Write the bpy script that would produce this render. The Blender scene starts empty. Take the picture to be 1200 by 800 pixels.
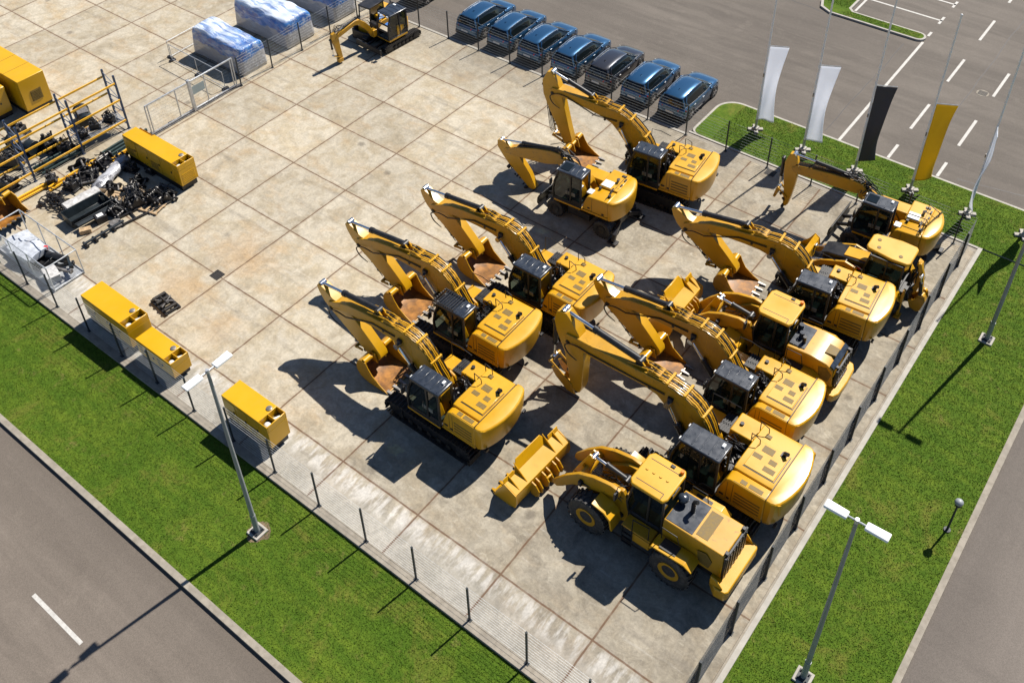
import bpy, bmesh, math, random
import numpy as np
from mathutils import Vector, Matrix
R = math.radians; PI = math.pi
random.seed(7)
scn = bpy.context.scene
COL = scn.collection

# ------------------------------------------------------------------ materials
class NT:
    def __init__(s, name):
        s.m = bpy.data.materials.new(name); s.m.use_nodes = True
        s.t = s.m.node_tree; s.n = s.t.nodes; s.l = s.t.links
        s.b = s.n['Principled BSDF']; s.out = s.n['Material Output']
        s._pos = None
    def node(s, kind, **kw):
        n = s.n.new(kind)
        for k, v in kw.items(): setattr(n, k, v)
        return n
    def put(s, inp, v):
        if hasattr(v, 'is_linked'): s.l.new(v, inp)
        elif isinstance(v, (tuple, list)) and len(v) == 3 and inp.type == 'RGBA': inp.default_value = (*v, 1)
        else: inp.default_value = v
    def pos(s):
        if s._pos is None: s._pos = s.node('ShaderNodeNewGeometry')
        return s._pos.outputs['Position']
    def xyz(s):
        n = s.node('ShaderNodeSeparateXYZ'); s.l.new(s.pos(), n.inputs[0]); return n.outputs
    def math(s, op, a, b=0.0, c=0.0, clamp=False):
        n = s.node('ShaderNodeMath', operation=op, use_clamp=clamp)
        s.put(n.inputs[0], a); s.put(n.inputs[1], b); s.put(n.inputs[2], c)
        return n.outputs[0]
    def noise(s, scale, detail=4.0, rough=.55, vec=None, dist=0.0, out='Fac'):
        n = s.node('ShaderNodeTexNoise'); n.inputs['Scale'].default_value = scale
        n.inputs['Detail'].default_value = detail; n.inputs['Roughness'].default_value = rough
        n.inputs['Distortion'].default_value = dist
        s.l.new(vec if vec is not None else s.pos(), n.inputs['Vector'])
        return n.outputs[out]
    def scalev(s, v3, loc=(0, 0, 0), rot=(0, 0, 0)):
        n = s.node('ShaderNodeMapping'); n.inputs['Scale'].default_value = v3
        n.inputs['Location'].default_value = loc; n.inputs['Rotation'].default_value = rot
        s.l.new(s.pos(), n.inputs['Vector']); return n.outputs[0]
    def ramp(s, f, a, b, lo=0.0, hi=1.0):
        n = s.node('ShaderNodeMapRange', interpolation_type='SMOOTHSTEP')
        s.put(n.inputs['Value'], f); s.put(n.inputs['From Min'], a); s.put(n.inputs['From Max'], b)
        s.put(n.inputs['To Min'], lo); s.put(n.inputs['To Max'], hi); return n.outputs[0]
    def mix(s, f, a, b, mode='MIX'):
        n = s.node('ShaderNodeMix', data_type='RGBA', blend_type=mode)
        s.put(n.inputs[0], f); s.put(n.inputs[6], a); s.put(n.inputs[7], b)
        return n.outputs[2]
    def mul(s, col, f):
        n = s.node('ShaderNodeVectorMath', operation='SCALE')
        s.put(n.inputs[0], col); s.put(n.inputs[3], f); return n.outputs[0]
    def bump(s, h, strength=.3, dist=.02):
        n = s.node('ShaderNodeBump'); n.inputs['Strength'].default_value = strength
        n.inputs['Distance'].default_value = dist
        s.put(n.inputs['Height'], h); s.l.new(n.outputs[0], s.b.inputs['Normal'])
    def base(s, c): s.put(s.b.inputs['Base Color'], c)
    def set(s, **kw):
        for k, v in kw.items(): s.put(s.b.inputs[k.replace('_', ' ')], v)

def simple(name, col, rough=.5, metal=0.0, var=.12, scale=2.0, dust=0.0, dustcol=(.34, .26, .16), bump=0.0, coat=0.0, spec=.5, grime=0.0):
    t = NT(name)
    f = t.noise(scale, 5)
    c = t.mix(t.ramp(f, .3, .7), tuple(x * (1 - var) for x in col), tuple(min(1, x * (1 + var)) for x in col))
    if dust:
        d = t.ramp(t.noise(scale * 2.3, 6, .65), .42, .72, 0, dust)
        c = t.mix(d, c, dustcol)
    if grime:
        g = t.ramp(t.noise(scale * 4.1, 7, .7), .56, .7, 0, grime)
        c = t.mix(g, c, (.03, .022, .015))
    t.base(c)
    t.set(Roughness=t.ramp(f, .2, .8, max(.02, rough - .06), rough + .08), Metallic=metal, Specular_IOR_Level=spec, Coat_Weight=coat, Coat_Roughness=.15)
    if bump: t.bump(t.noise(scale * 25, 3), bump, .01)
    return t.m

M = {}
M['yellow'] = simple('machine_yellow_paint', (.575, .298, .003), .36, var=.06, scale=.8, dust=.12, dustcol=(.44, .28, .06), coat=.25, grime=.12)
M['yellow2'] = simple('machine_ochre_paint', (.505, .256, .006), .42, var=.10, scale=1.1, dust=.25, dustcol=(.38, .235, .06), coat=.15, grime=.5)
M['gold'] = simple('canopy_golden_paint', (.612, .328, .002), .36, var=.03, scale=.9, dust=.06, dustcol=(.46, .32, .12), coat=.2)
M['black'] = simple('black_machine_paint', (.013, .013, .015), .42, var=.3, scale=3, dust=.12, dustcol=(.10, .085, .07))
M['roofblk'] = simple('dark_slate_roof_paint', (.018, .025, .038), .30, var=.2, scale=3, dust=.20, dustcol=(.10, .11, .125), coat=.35)
M['rubber'] = simple('tyre_rubber', (.024, .024, .025), .62, var=.25, scale=4, dust=.5, dustcol=(.12, .11, .10))
M['track'] = simple('track_steel', (.022, .020, .019), .6, metal=.2, var=.3, scale=5, dust=.35, dustcol=(.09, .07, .05))
M['hose'] = simple('black_hose_rubber', (.012, .012, .013), .4, var=.2)
M['chrome'] = simple('chrome_rod', (.72, .74, .76), .16, metal=1.0, var=.05)
M['steel'] = simple('bare_worn_steel', (.24, .23, .22), .45, metal=.5, var=.25, scale=5, dust=.3, dustcol=(.2, .15, .1))
M['galv'] = simple('galvanised_steel', (.50, .52, .54), .42, metal=.55, var=.15, scale=6)
M['wire'] = simple('galvanised_fence_wire', (.55, .57, .58), .45, metal=.3, var=.12, scale=5)
M['wired'] = simple('dull_fence_wire', (.20, .22, .23), .6, var=.12, scale=5)
M['fgrey'] = simple('grey_coated_fence_steel', (.016, .022, .028), .6, metal=.0, var=.15, scale=4)
M['rust'] = simple('worn_bucket_interior', (.27, .115, .018), .5, var=.45, scale=2.2, dust=.7, dustcol=(.10, .045, .02))
M['vent'] = simple('vent_mesh_olive', (.16, .10, .015), .6, var=.2, scale=12)
M['amber'] = simple('amber_lens', (.85, .2, .01), .3, var=.05)
M['red'] = simple('red_lens', (.62, .012, .012), .22, var=.05)
M['white'] = simple('white_paint', (.68, .68, .67), .45, var=.06, dust=.12, dustcol=(.5, .47, .42))
M['whitem'] = simple('white_lamp_housing', (.82, .82, .82), .4, var=.03)
M['silver'] = simple('silver_alloy', (.6, .61, .62), .3, metal=.9, var=.06)
M['blueup'] = simple('rack_blue_paint', (.022, .05, .11), .42, var=.15, dust=.1)
M['beam'] = simple('rack_beam_yellow', (.84, .44, .02), .42, var=.08, dust=.15, grime=.2)
M['seat'] = simple('seat_fabric', (.10, .10, .10), .8, var=.2)
M['interior'] = simple('grey_cab_interior', (.17, .18, .165), .65, var=.25, scale=5)
M['lamp'] = simple('clear_lamp_lens', (.75, .76, .74), .15, var=.05)
M['kerb'] = simple('kerb_concrete', (.275, .245, .20), .85, var=.16, scale=1.7, dust=.6, dustcol=(.17, .145, .11), bump=.3)
M['kerbw'] = simple('pale_painted_kerb', (.37, .35, .31), .8, var=.12, scale=2, dust=.4, dustcol=(.27, .24, .19))
M['polegrey'] = simple('grey_painted_pole', (.26, .28, .29), .45, metal=.2, var=.1)
M['wood'] = simple('raw_timber', (.40, .28, .16), .75, var=.25, scale=6)
M['teal'] = simple('dark_teal_tub', (.012, .018, .022), .4, var=.2, scale=3)
M['greenbar'] = simple('dark_green_bar', (.035, .06, .058), .5, var=.2, scale=3)
M['cardb'] = simple('cardboard', (.45, .33, .20), .8, var=.15)
M['foam'] = simple('grey_foam_wrap', (.46, .45, .44), .7, var=.25, scale=6)
M['signgrey'] = simple('grey_sign_plate', (.30, .36, .36), .5, var=.06)

def carpaint(name, col):
    t = NT(name)
    f = t.noise(60, 2)
    t.base(t.mix(f, tuple(x * .9 for x in col), tuple(x * 1.15 for x in col)))
    t.set(Metallic=.55, Roughness=.28, Coat_Weight=1.0, Coat_Roughness=.04)
    return t.m
M['carblue'] = carpaint('metallic_blue_car_paint', (.020, .088, .19))
M['cargrey'] = carpaint('metallic_dark_grey_car_paint', (.045, .047, .056))
M['carblk'] = simple('black_car_plastic', (.012, .012, .014), .4, var=.1)

def glass(name, tint, alpha):
    t = NT(name)
    tr = t.node('ShaderNodeBsdfTransparent'); tr.inputs[0].default_value = (*tint, 1)
    gl = t.node('ShaderNodeBsdfGlossy'); gl.inputs['Roughness'].default_value = .03; gl.inputs[0].default_value = (1, 1, 1, 1)
    df = t.node('ShaderNodeBsdfDiffuse'); df.inputs[0].default_value = (.012, .018, .02, 1)
    lw = t.node('ShaderNodeFresnel'); lw.inputs[0].default_value = 1.5
    m1 = t.node('ShaderNodeMixShader'); m1.inputs[0].default_value = alpha
    t.l.new(tr.outputs[0], m1.inputs[1]); t.l.new(df.outputs[0], m1.inputs[2])
    m2 = t.node('ShaderNodeMixShader'); t.l.new(lw.outputs[0], m2.inputs[0])
    t.l.new(m1.outputs[0], m2.inputs[1]); t.l.new(gl.outputs[0], m2.inputs[2])
    t.l.new(m2.outputs[0], t.out.inputs[0])
    return t.m
M['glass'] = glass('tinted_cab_glass', (.20, .27, .245), .42)
M['carglass'] = glass('dark_car_glass', (.1, .12, .13), .6)

# ---- concrete yard ------------------------------------------------------
YJ = [-12.14, -8.26, -3.945, 0.0, 3.94, 7.157, 10.93]
def concrete():
    t = NT('jointed_yard_concrete'); x, y, z = t.xyz()
    wob = t.math('MULTIPLY', t.math('SUBTRACT', t.noise(.9, 4), .5), .06)
    xs = t.math('ADD', x, wob); ys = t.math('ADD', y, wob)
    fr = t.math('SUBTRACT', t.math('FRACT', t.math('ADD', t.math('DIVIDE', xs, 4.0), 100.5)), .5)
    d = t.math('MULTIPLY', t.math('ABSOLUTE', fr), 4.0)
    idx = t.math('FLOOR', t.math('DIVIDE', x, 4.0)); idy = None
    for k in YJ + [-4.15 - 1000]:
        if k < -900: continue
        e = t.math('ABSOLUTE', t.math('SUBTRACT', ys, k)); d = t.math('MINIMUM', d, e)
        g = t.math('GREATER_THAN', y, k); idy = g if idy is None else t.math('ADD', idy, g)
    cmb = t.node('ShaderNodeCombineXYZ'); t.put(cmb.inputs[0], idx); t.put(cmb.inputs[1], idy)
    wn = t.node('ShaderNodeTexWhiteNoise', noise_dimensions='2D'); t.l.new(cmb.outputs[0], wn.inputs['Vector'])
    big = t.noise(.16, 4, .6); mid = t.noise(.8, 6, .62, dist=.6); fine = t.noise(9, 6, .7); vfine = t.noise(38, 4, .6)
    c = t.mix(t.ramp(big, .3, .7), (.392, .330, .228), (.306, .262, .190))
    c = t.mix(t.ramp(mid, .34, .62, .0, .85), c, (.435, .392, .312))
    c = t.mix(t.ramp(t.noise(.55, 5, .6, vec=t.scalev((1, 1.6, 1), (31, 7, 0))), .50, .70, 0, .6), c, (.37, .275, .165))
    # rusty washes with their own outline
    for (px, py, rx, ry, a) in [(7.5, -6.6, 2.4, 1.6, .42), (6.8, -9.8, 1.8, 1.4, .40), (31.5, -13.2, 3.2, .8, .85), (20.5, -13.0, 2.5, .6, .35), (16, -2, 3, 2, .35), (10.5, -10.5, 1.4, 1.2, .25)]:
        dx = t.math('DIVIDE', t.math('SUBTRACT', x, px), rx); dy = t.math('DIVIDE', t.math('SUBTRACT', y, py), ry)
        rr = t.math('SQRT', t.math('ADD', t.math('MULTIPLY', dx, dx), t.math('MULTIPLY', dy, dy)))
        rr = t.math('ADD', rr, t.math('MULTIPLY', t.math('SUBTRACT', t.noise(1.1, 5, .65), .5), 1.5))
        c = t.mix(t.ramp(rr, 1.15, .25, 0, a), c, (.37, .225, .095))
    # greyer, patchy tone toward the back fence and the south-east corner
    ew = t.math('MULTIPLY', t.ramp(x, 11, 32), .68)
    rw = t.math('MAXIMUM', ew, t.ramp(y, 9.5, 14.5, 0, .6))
    rw = t.math('MULTIPLY', rw, t.ramp(t.noise(.5, 5, .6), .25, .65, .45, 1))
    c = t.mix(rw, c, (.228, .205, .165))
    gm = t.math('MULTIPLY', t.ramp(x, 13, 27), t.ramp(t.noise(.7, 7, .7, dist=.9), .46, .66, 0, .62))
    c = t.mix(gm, c, (.165, .142, .108))
    pal = t.math('MULTIPLY', t.ramp(x, 8, 22), t.ramp(t.noise(1.7, 6, .7, vec=t.scalev((1, 1.3, 1), (11, 3, 0)), dist=.7), .56, .70, 0, .55))
    c = t.mix(pal, c, (.43, .395, .32))
    # tyre and track scuffs
    st = t.noise(1.0, 5, .65, vec=t.scalev((.16, 1.5, 1), rot=(0, 0, .35)))
    c = t.mix(t.ramp(st, .54, .72, 0, .42), c, (.175, .155, .13))
    st2 = t.noise(1.0, 5, .65, vec=t.scalev((1.6, .2, 1), rot=(0, 0, .2)))
    c = t.mix(t.ramp(st2, .58, .74, 0, .3), c, (.19, .175, .15))
    tk = t.noise(1.0, 4, .6, vec=t.scalev((.5, 4.0, 1), rot=(0, 0, -.55)))
    c = t.mix(t.ramp(tk, .60, .75, 0, .35), c, (.46, .435, .39))
    # newer grey strip along the front edge, scraped pale in places
    fs = t.ramp(t.math('ADD', y, t.math('MULTIPLY', wob, 3)), -12.2, -13.1)
    fc = t.mix(t.ramp(t.noise(.7, 5), .35, .65), (.345, .325, .285), (.265, .25, .215))
    c = t.mix(t.math('MULTIPLY', fs, .75), c, fc)
    band = t.math('MULTIPLY', t.ramp(y, -13.4, -12.7), t.ramp(y, -11.9, -12.5))
    scr = t.noise(1.0, 3, .6, vec=t.scalev((3.2, .8, 1), rot=(0, 0, .5)))
    c = t.mix(t.math('MULTIPLY', t.math('MULTIPLY', band, t.ramp(scr, .42, .6)), .8), c, (.50, .48, .445))
    c = t.mul(c, t.ramp(wn.outputs['Value'], 0, 1, .90, 1.07))
    c = t.mul(c, t.ramp(fine, .25, .75, .86, 1.13)); c = t.mul(c, t.ramp(t.noise(2.6, 6, .7, dist=.8), .28, .72, .84, 1.15))
    c = t.mul(c, t.ramp(vfine, .3, .7, .95, 1.05))
    # dark oil spots
    vo = t.node('ShaderNodeTexVoronoi'); vo.inputs['Scale'].default_value = .33; t.l.new(t.pos(), vo.inputs['Vector'])
    ds = t.math('ADD', vo.outputs['Distance'], t.math('MULTIPLY', fine, .06))
    c = t.mix(t.ramp(ds, .13, .06, 0, .55), c, (.09, .075, .06))
    jn = t.noise(2.5, 3)
    c = t.mix(t.ramp(d, .20, .03, 0, t.ramp(jn, .3, .7, .05, .30)), c, (.19, .125, .075))
    c = t.mix(t.ramp(d, .050, .022, 0, t.ramp(jn, .2, .6, .55, .9)), c, (.115, .064, .036))
    t.base(c); t.set(Roughness=.86, Specular_IOR_Level=.3)
    h = t.math('ADD', t.math('MULTIPLY', fine, .5), t.ramp(d, .05, .02, .3, -.6))
    t.bump(h, .25, .015)
    return t.m
M['concrete'] = concrete()

def asphalt(name, a, b, along, kerb=None):
    t = NT(name)
    f = t.noise(.12, 4); g = t.noise(26, 4, .75); s = t.noise(110, 2, .6)
    sc = (.05, .9, 1) if along == 'x' else (.9, .05, 1)
    w = t.noise(1.0, 4, .6, vec=t.scalev(sc))
    c = t.mix(t.ramp(f, .3, .7), a, b)
    c = t.mix(t.ramp(w, .38, .66, 0, .6), c, tuple(x * .80 for x in a))
    c = t.mix(t.ramp(t.noise(.9, 6, .7), .52, .75, 0, .35), c, tuple(min(1, x * 1.28) for x in b))
    sw = t.noise(1.0, 5, .6, vec=t.scalev((.10, .55, 1), rot=(0, 0, .9)), dist=1.6)   # turning tyre marks
    c = t.mix(t.ramp(sw, .50, .66, 0, .38), c, tuple(x * .70 for x in a))
    pt = t.node('ShaderNodeTexVoronoi'); pt.inputs['Scale'].default_value = .16; t.l.new(t.pos(), pt.inputs['Vector'])
    c = t.mix(t.ramp(t.math('ADD', pt.outputs['Distance'], t.math('MULTIPLY', g, .05)), .12, .06, 0, .5), c, tuple(x * .5 for x in a))
    if kerb is not None:   # oily, unswept strip beside the kerb
        q = t.xyz()[1 if along == 'x' else 0]; dd = t.math('ABSOLUTE', t.math('SUBTRACT', q, kerb))
        c = t.mix(t.ramp(t.math('ADD', dd, t.math('MULTIPLY', f, 1.5)), 4.2, .9, 0, .5), c, tuple(x * .55 for x in a))
    c = t.mul(c, t.ramp(g, .25, .75, .78, 1.2)); c = t.mul(c, t.ramp(s, .3, .7, .84, 1.16))
    t.base(c); t.set(Roughness=.85, Specular_IOR_Level=.35); t.bump(g, .4, .01)
    return t.m
M['asphalt'] = asphalt('road_asphalt', (.156, .130, .107), (.186, .157, .130), 'x', -19.4)
M['asphalt_y'] = asphalt('side_road_asphalt', (.155, .133, .115), (.185, .16, .138), 'y', 40.9)
M['asphalt_lot'] = asphalt('parking_asphalt', (.114, .098, .083), (.144, .125, .106), 'x')

def grassmat(name, mulf=1.0):
    t = NT(name)
    f = t.noise(.35, 5, .6); g = t.noise(3.2, 6, .7, dist=.4); h = t.noise(24, 4, .7)
    mow = t.noise(1.0, 3, .5, vec=t.scalev((.25, 2.2, 1), rot=(0, 0, .05)))
    c = t.mix(t.ramp(f, .3, .7), (.070, .122, .009), (.106, .156, .014))
    c = t.mix(t.ramp(g, .36, .60, .55, 0), c, (.034, .074, .006)); c = t.mix(t.ramp(t.noise(1.1, 5, .65, dist=.5), .48, .66, 0, .35), c, (.042, .088, .007))
    c = t.mix(t.ramp(mow, .42, .60, 0, .55), c, (.048, .100, .007))
    c = t.mix(t.ramp(t.noise(.55, 6, .68, dist=.7), .53, .70, 0, .7), c, (.135, .140, .024))
    c = t.mix(t.ramp(t.noise(1.3, 6, .7), .58, .74, 0, .55), c, (.21, .165, .06))
    c = t.mul(c, t.ramp(t.noise(8, 5, .75), .28, .72, .83, 1.17)); c = t.mul(c, t.ramp(h, .25, .75, .76 * mulf, 1.24 * mulf))
    t.base(c); t.set(Roughness=.9, Specular_IOR_Level=.15)
    t.bump(h, .5, .03)
    return t.m
M['lawn'] = grassmat('lawn_turf')
M['blade'] = grassmat('grass_blades', 1.12)
M['earth'] = simple('bare_earth', (.16, .11, .07), .9, var=.3, scale=1.5)
M['farland'] = simple('distant_fields', (.075, .11, .03), .95, var=.4, scale=.02)
M['paintline'] = simple('road_marking_paint', (.47, .46, .43), .7, var=.1, scale=4, dust=.55, dustcol=(.30, .27, .24))
M['crack'] = simple('sealed_crack_tar', (.045, .04, .038), .6, var=.2)

def wrapmat():
    t = NT('clear_wrap_over_blue_sheet')
    tc = t.node('ShaderNodeTexCoord'); sp = t.node('ShaderNodeSeparateXYZ'); t.l.new(tc.outputs['Object'], sp.inputs[0])
    n1 = t.noise(.8, 4)
    zz = t.math('ADD', sp.outputs[2], t.math('MULTIPLY', t.math('SUBTRACT', n1, .5), 1.1))
    blue = t.mix(t.ramp(t.noise(1.7, 4), .40, .60), (.008, .08, .33), (.03, .17, .48))
    c = t.mix(t.ramp(zz, 1.00, 1.14), (.34, .35, .37), blue)
    cr = t.noise(1.0, 7, .68, vec=t.scalev((.8, 2.6, 3.0), rot=(.5, .3, .6)), dist=1.0)
    hz = t.noise(1.0, 5, .6, vec=t.scalev((.5, 3.2, .6), rot=(0, 0, .7)), dist=.5)
    c = t.mix(t.ramp(cr, .50, .64, .03, .62), c, (.54, .58, .64))
    top = t.ramp(sp.outputs[2], 1.72, 1.95)
    c = t.mix(t.math('MULTIPLY', top, t.ramp(hz, .38, .56, .22, .95)), c, (.66, .72, .80))
    t.base(c); t.set(Roughness=.2, Coat_Weight=.8, Coat_Roughness=.05)
    t.bump(t.math('ADD', cr, t.math('MULTIPLY', hz, .7)), .8, .10)
    return t.m
M['wrap'] = wrapmat()
def filmmat():
    t = NT('clear_plastic_film')
    cr = t.noise(1.0, 6, .65, vec=t.scalev((2.5, 1.0, 2.6), rot=(0, .3, .3)), dist=.8)
    t.base(t.mix(t.ramp(cr, .36, .6), (.10, .10, .11), (.46, .47, .50))); t.set(Roughness=.2, Coat_Weight=.7)
    t.bump(cr, .8, .06); return t.m
M['film'] = filmmat()
M['sheet'] = simple('white_plastic_sheet', (.44, .47, .52), .35, var=.2, scale=5, coat=.3)
def flagmat(name, col, tr=.35):
    t = NT(name)
    c = t.mix(t.noise(2, 3), tuple(x * .94 for x in col), col)
    t.base(c); t.set(Roughness=.75)
    tl = t.node('ShaderNodeBsdfTranslucent'); t.put(tl.inputs[0], c)
    mx = t.node('ShaderNodeMixShader'); mx.inputs[0].default_value = tr
    t.l.new(t.b.outputs[0], mx.inputs[1]); t.l.new(tl.outputs[0], mx.inputs[2]); t.l.new(mx.outputs[0], t.out.inputs[0])
    return t.m
M['flagw'] = flagmat('white_flag_cloth', (.86, .88, .93), .68); M['flagb'] = flagmat('black_flag_cloth', (.075, .076, .09), .3)
M['flagy'] = flagmat('yellow_flag_cloth', (.60, .44, .04), .6)

# ------------------------------------------------------------------ mesh builder
class MB:
    def __init__(s): s.v = []; s.f = []; s.mi = []; s.m = 0
    def add(s, vs, fs):
        o = len(s.v); s.v += [tuple(map(float, v)) for v in vs]
        for f in fs: s.f.append([i + o for i in f]); s.mi.append(s.m)
        return s
    def hexa(s, p):  # 8 points: bottom ring 0-3, top ring 4-7
        return s.add(p, [(3, 2, 1, 0), (4, 5, 6, 7), (0, 1, 5, 4), (1, 2, 6, 5), (2, 3, 7, 6), (3, 0, 4, 7)])
    def box(s, x0, x1, y0, y1, z0, z1):
        return s.hexa([(x0, y0, z0), (x1, y0, z0), (x1, y1, z0), (x0, y1, z0), (x0, y0, z1), (x1, y0, z1), (x1, y1, z1), (x0, y1, z1)])
    def bar(s, a, b, w, h, up=(0, 0, 1)):
        a = Vector(a); b = Vector(b); d = (b - a).normalized(); u = Vector(up)
        r = d.cross(u)
        if r.length < 1e-4: r = d.cross(Vector((1, 0, 0)))
        r.normalize(); u = r.cross(d).normalized(); r *= w / 2; u *= h / 2
        return s.hexa([a - r - u, a + r - u, b + r - u, b - r - u, a - r + u, a + r + u, b + r + u, b - r + u])
    def prism(s, pts, y0, y1):   # outline in xz, extruded along y
        n = len(pts); vs = [(x, y0, z) for x, z in pts] + [(x, y1, z) for x, z in pts]
        return s.add(vs, [list(range(n)), list(range(2 * n - 1, n - 1, -1))] + [(i, i + n, (i + 1) % n + n, (i + 1) % n) for i in range(n)])
    def prismz(s, pts, z0, z1):
        n = len(pts); vs = [(x, y, z0) for x, y in pts] + [(x, y, z1) for x, y in pts]
        return s.add(vs, [list(range(n)), list(range(2 * n - 1, n - 1, -1))] + [(i, i + n, (i + 1) % n + n, (i + 1) % n) for i in range(n)])
    def prismx(s, pts, x0, x1):  # outline in yz
        n = len(pts); vs = [(x0, y, z) for y, z in pts] + [(x1, y, z) for y, z in pts]
        return s.add(vs, [list(range(n)), list(range(2 * n - 1, n - 1, -1))] + [(i, i + n, (i + 1) % n + n, (i + 1) % n) for i in range(n)])
    def loft(s, rings, cap=True, closed=True):
        n = len(rings[0]); o = len(s.v); vs = [p for r in rings for p in r]; fs = []
        for k in range(len(rings) - 1):
            for i in range(n if closed else n - 1):
                j = (i + 1) % n; fs.append((k * n + i, k * n + j, (k + 1) * n + j, (k + 1) * n + i))
        if cap: fs += [list(range(n - 1, -1, -1)), [(len(rings) - 1) * n + i for i in range(n)]]
        return s.add(vs, fs)
    def tube(s, path, r, n=8, r2=None):
        P = [Vector(p) for p in path]; rings = []; u = None
        for i, p in enumerate(P):
            d = (P[min(i + 1, len(P) - 1)] - P[max(i - 1, 0)]).normalized()
            if u is None:
                u = d.orthogonal().normalized()
            u = (u - d * u.dot(d)); u = u.normalized() if u.length > 1e-5 else d.orthogonal().normalized()
            w = d.cross(u); rr = r if r2 is None else r + (r2 - r) * i / max(1, len(P) - 1)
            rings.append([p + (u * math.cos(2 * PI * k / n) + w * math.sin(2 * PI * k / n)) * rr for k in range(n)])
        return s.loft(rings)
    def cyl(s, a, b, r, n=14, r2=None): return s.tube([a, b], r, n, r2)
    def lathe(s, prof, c, axis='y', n=28):  # prof: (radius, offset along axis)
        rings = []
        for r, t in prof:
            ring = []
            for k in range(n):
                a = 2 * PI * k / n; ca, sa = r * math.cos(a), r * math.sin(a)
                ring.append((c[0] + ca, c[1] + t, c[2] + sa) if axis == 'y' else ((c[0] + t, c[1] + ca, c[2] + sa) if axis == 'x' else (c[0] + ca, c[1] + sa, c[2] + t)))
            rings.append(ring)
        return s.loft(rings)
    def sphere(s, c, r, n=12, sq=(1, 1, 1)):
        rings = [[(c[0] + r * sq[0] * math.sin(PI * j / n) * math.cos(2 * PI * k / (2 * n)), c[1] + r * sq[1] * math.sin(PI * j / n) * math.sin(2 * PI * k / (2 * n)), c[2] - r * sq[2] * math.cos(PI * j / n)) for k in range(2 * n)] for j in range(n + 1)]
        rings[0] = [(c[0] + 1e-4 * math.cos(k), c[1] + 1e-4 * math.sin(k), c[2] - r * sq[2]) for k in range(2 * n)]
        rings[-1] = [(c[0] + 1e-4 * math.cos(k), c[1] + 1e-4 * math.sin(k), c[2] + r * sq[2]) for k in range(2 * n)]
        return s.loft(rings)
    def xf(s, fn): s.v = [tuple(fn(Vector(v))) for v in s.v]; return s
    def islands(s):
        par = list(range(len(s.v)))
        def find(a):
            while par[a] != a: par[a] = par[par[a]]; a = par[a]
            return a
        for f in s.f:
            r = find(f[0])
            for i in f[1:]: par[find(i)] = r
        g = {}
        for f, mi in zip(s.f, s.mi): g.setdefault(find(f[0]), []).append((f, mi))
        for fs in g.values():
            m = MB(); ix = {}
            for f, mi in fs:
                m.f.append([ix.setdefault(i, len(ix)) for i in f]); m.mi.append(mi)
            m.v = [None] * len(ix)
            for i, k in ix.items(): m.v[k] = s.v[i]
            yield m
    def each(s, name, mats, parent=None, **kw):   # every separate piece becomes a part of its own
        return [m.build(name, mats, parent, **kw) for m in s.islands()]
    def build(s, name, mats, parent=None, bevel=0.0, seg=2, smooth=35, recalc=True, loc=None):
        me = bpy.data.meshes.new(name); me.from_pydata(s.v, [], s.f)
        if not isinstance(mats, (list, tuple)): mats = [mats]
        for m in mats: me.materials.append(M[m] if isinstance(m, str) else m)
        me.polygons.foreach_set('material_index', s.mi)
        if recalc:
            b = bmesh.new(); b.from_mesh(me); bmesh.ops.recalc_face_normals(b, faces=b.faces); b.to_mesh(me); b.free()
        if smooth:
            me.shade_smooth(); me.set_sharp_from_angle(angle=R(smooth))
        me.update()
        o = bpy.data.objects.new(name, me); COL.objects.link(o)
        if parent is not None: o.parent = parent
        if loc: o.location = loc
        if bevel:
            md = o.modifiers.new('edge', 'BEVEL'); md.width = bevel; md.segments = seg; md.limit_method = 'ANGLE'; md.angle_limit = R(32); md.harden_normals = False
        return o

def spline(P, n=6):  # Catmull-Rom through the points (tuples)
    P = [Vector(p) for p in P]; out = []
    for i in range(len(P) - 1):
        a = P[max(i - 1, 0)]; b = P[i]; c = P[i + 1]; d = P[min(i + 2, len(P) - 1)]
        for k in range(n):
            t = k / n
            out.append(.5 * ((2 * b) + (c - a) * t + (2 * a - 5 * b + 4 * c - d) * t * t + (3 * b - a - 3 * c + d) * t ** 3))
    out.append(P[-1]); return out
def tag(o, label, cat, group=None):
    o['label'] = label; o['category'] = cat
    if group: o['group'] = group
    return o
def empty(name, loc, rz=0.0, label=None, cat=None, group=None):
    o = bpy.data.objects.new(name, None); COL.objects.link(o); o.location = loc; o.rotation_euler = (0, 0, rz); o.empty_display_size = .3
    if label: tag(o, label, cat, group)
    return o
def kids(o): return [c for c in bpy.data.objects if c.parent == o]
def copy_tree(o, parent=None):
    c = o.copy(); COL.objects.link(c)
    if parent is not None: c.parent = parent
    for ch in kids(o): copy_tree(ch, c)
    return c
def structure(o): o['kind'] = 'structure'; return o
# ------------------------------------------------------------------ ground, roads, kerbs, markings
def sheet(name, x0, x1, y0, y1, z, mat, t=.25):
    return structure(MB().box(x0, x1, y0, y1, z - t, z).build(name, mat, smooth=0))
structure(MB().add([(-900, -900, -.6), (900, -900, -.6), (900, 900, -.6), (-900, 900, -.6)], [(0, 1, 2, 3)]).build('ground', 'farland', smooth=0, recalc=False))
sheet('yard_pavement', -60, 35.95, -14.10, 14.90, 0, 'concrete', .5)
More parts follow.
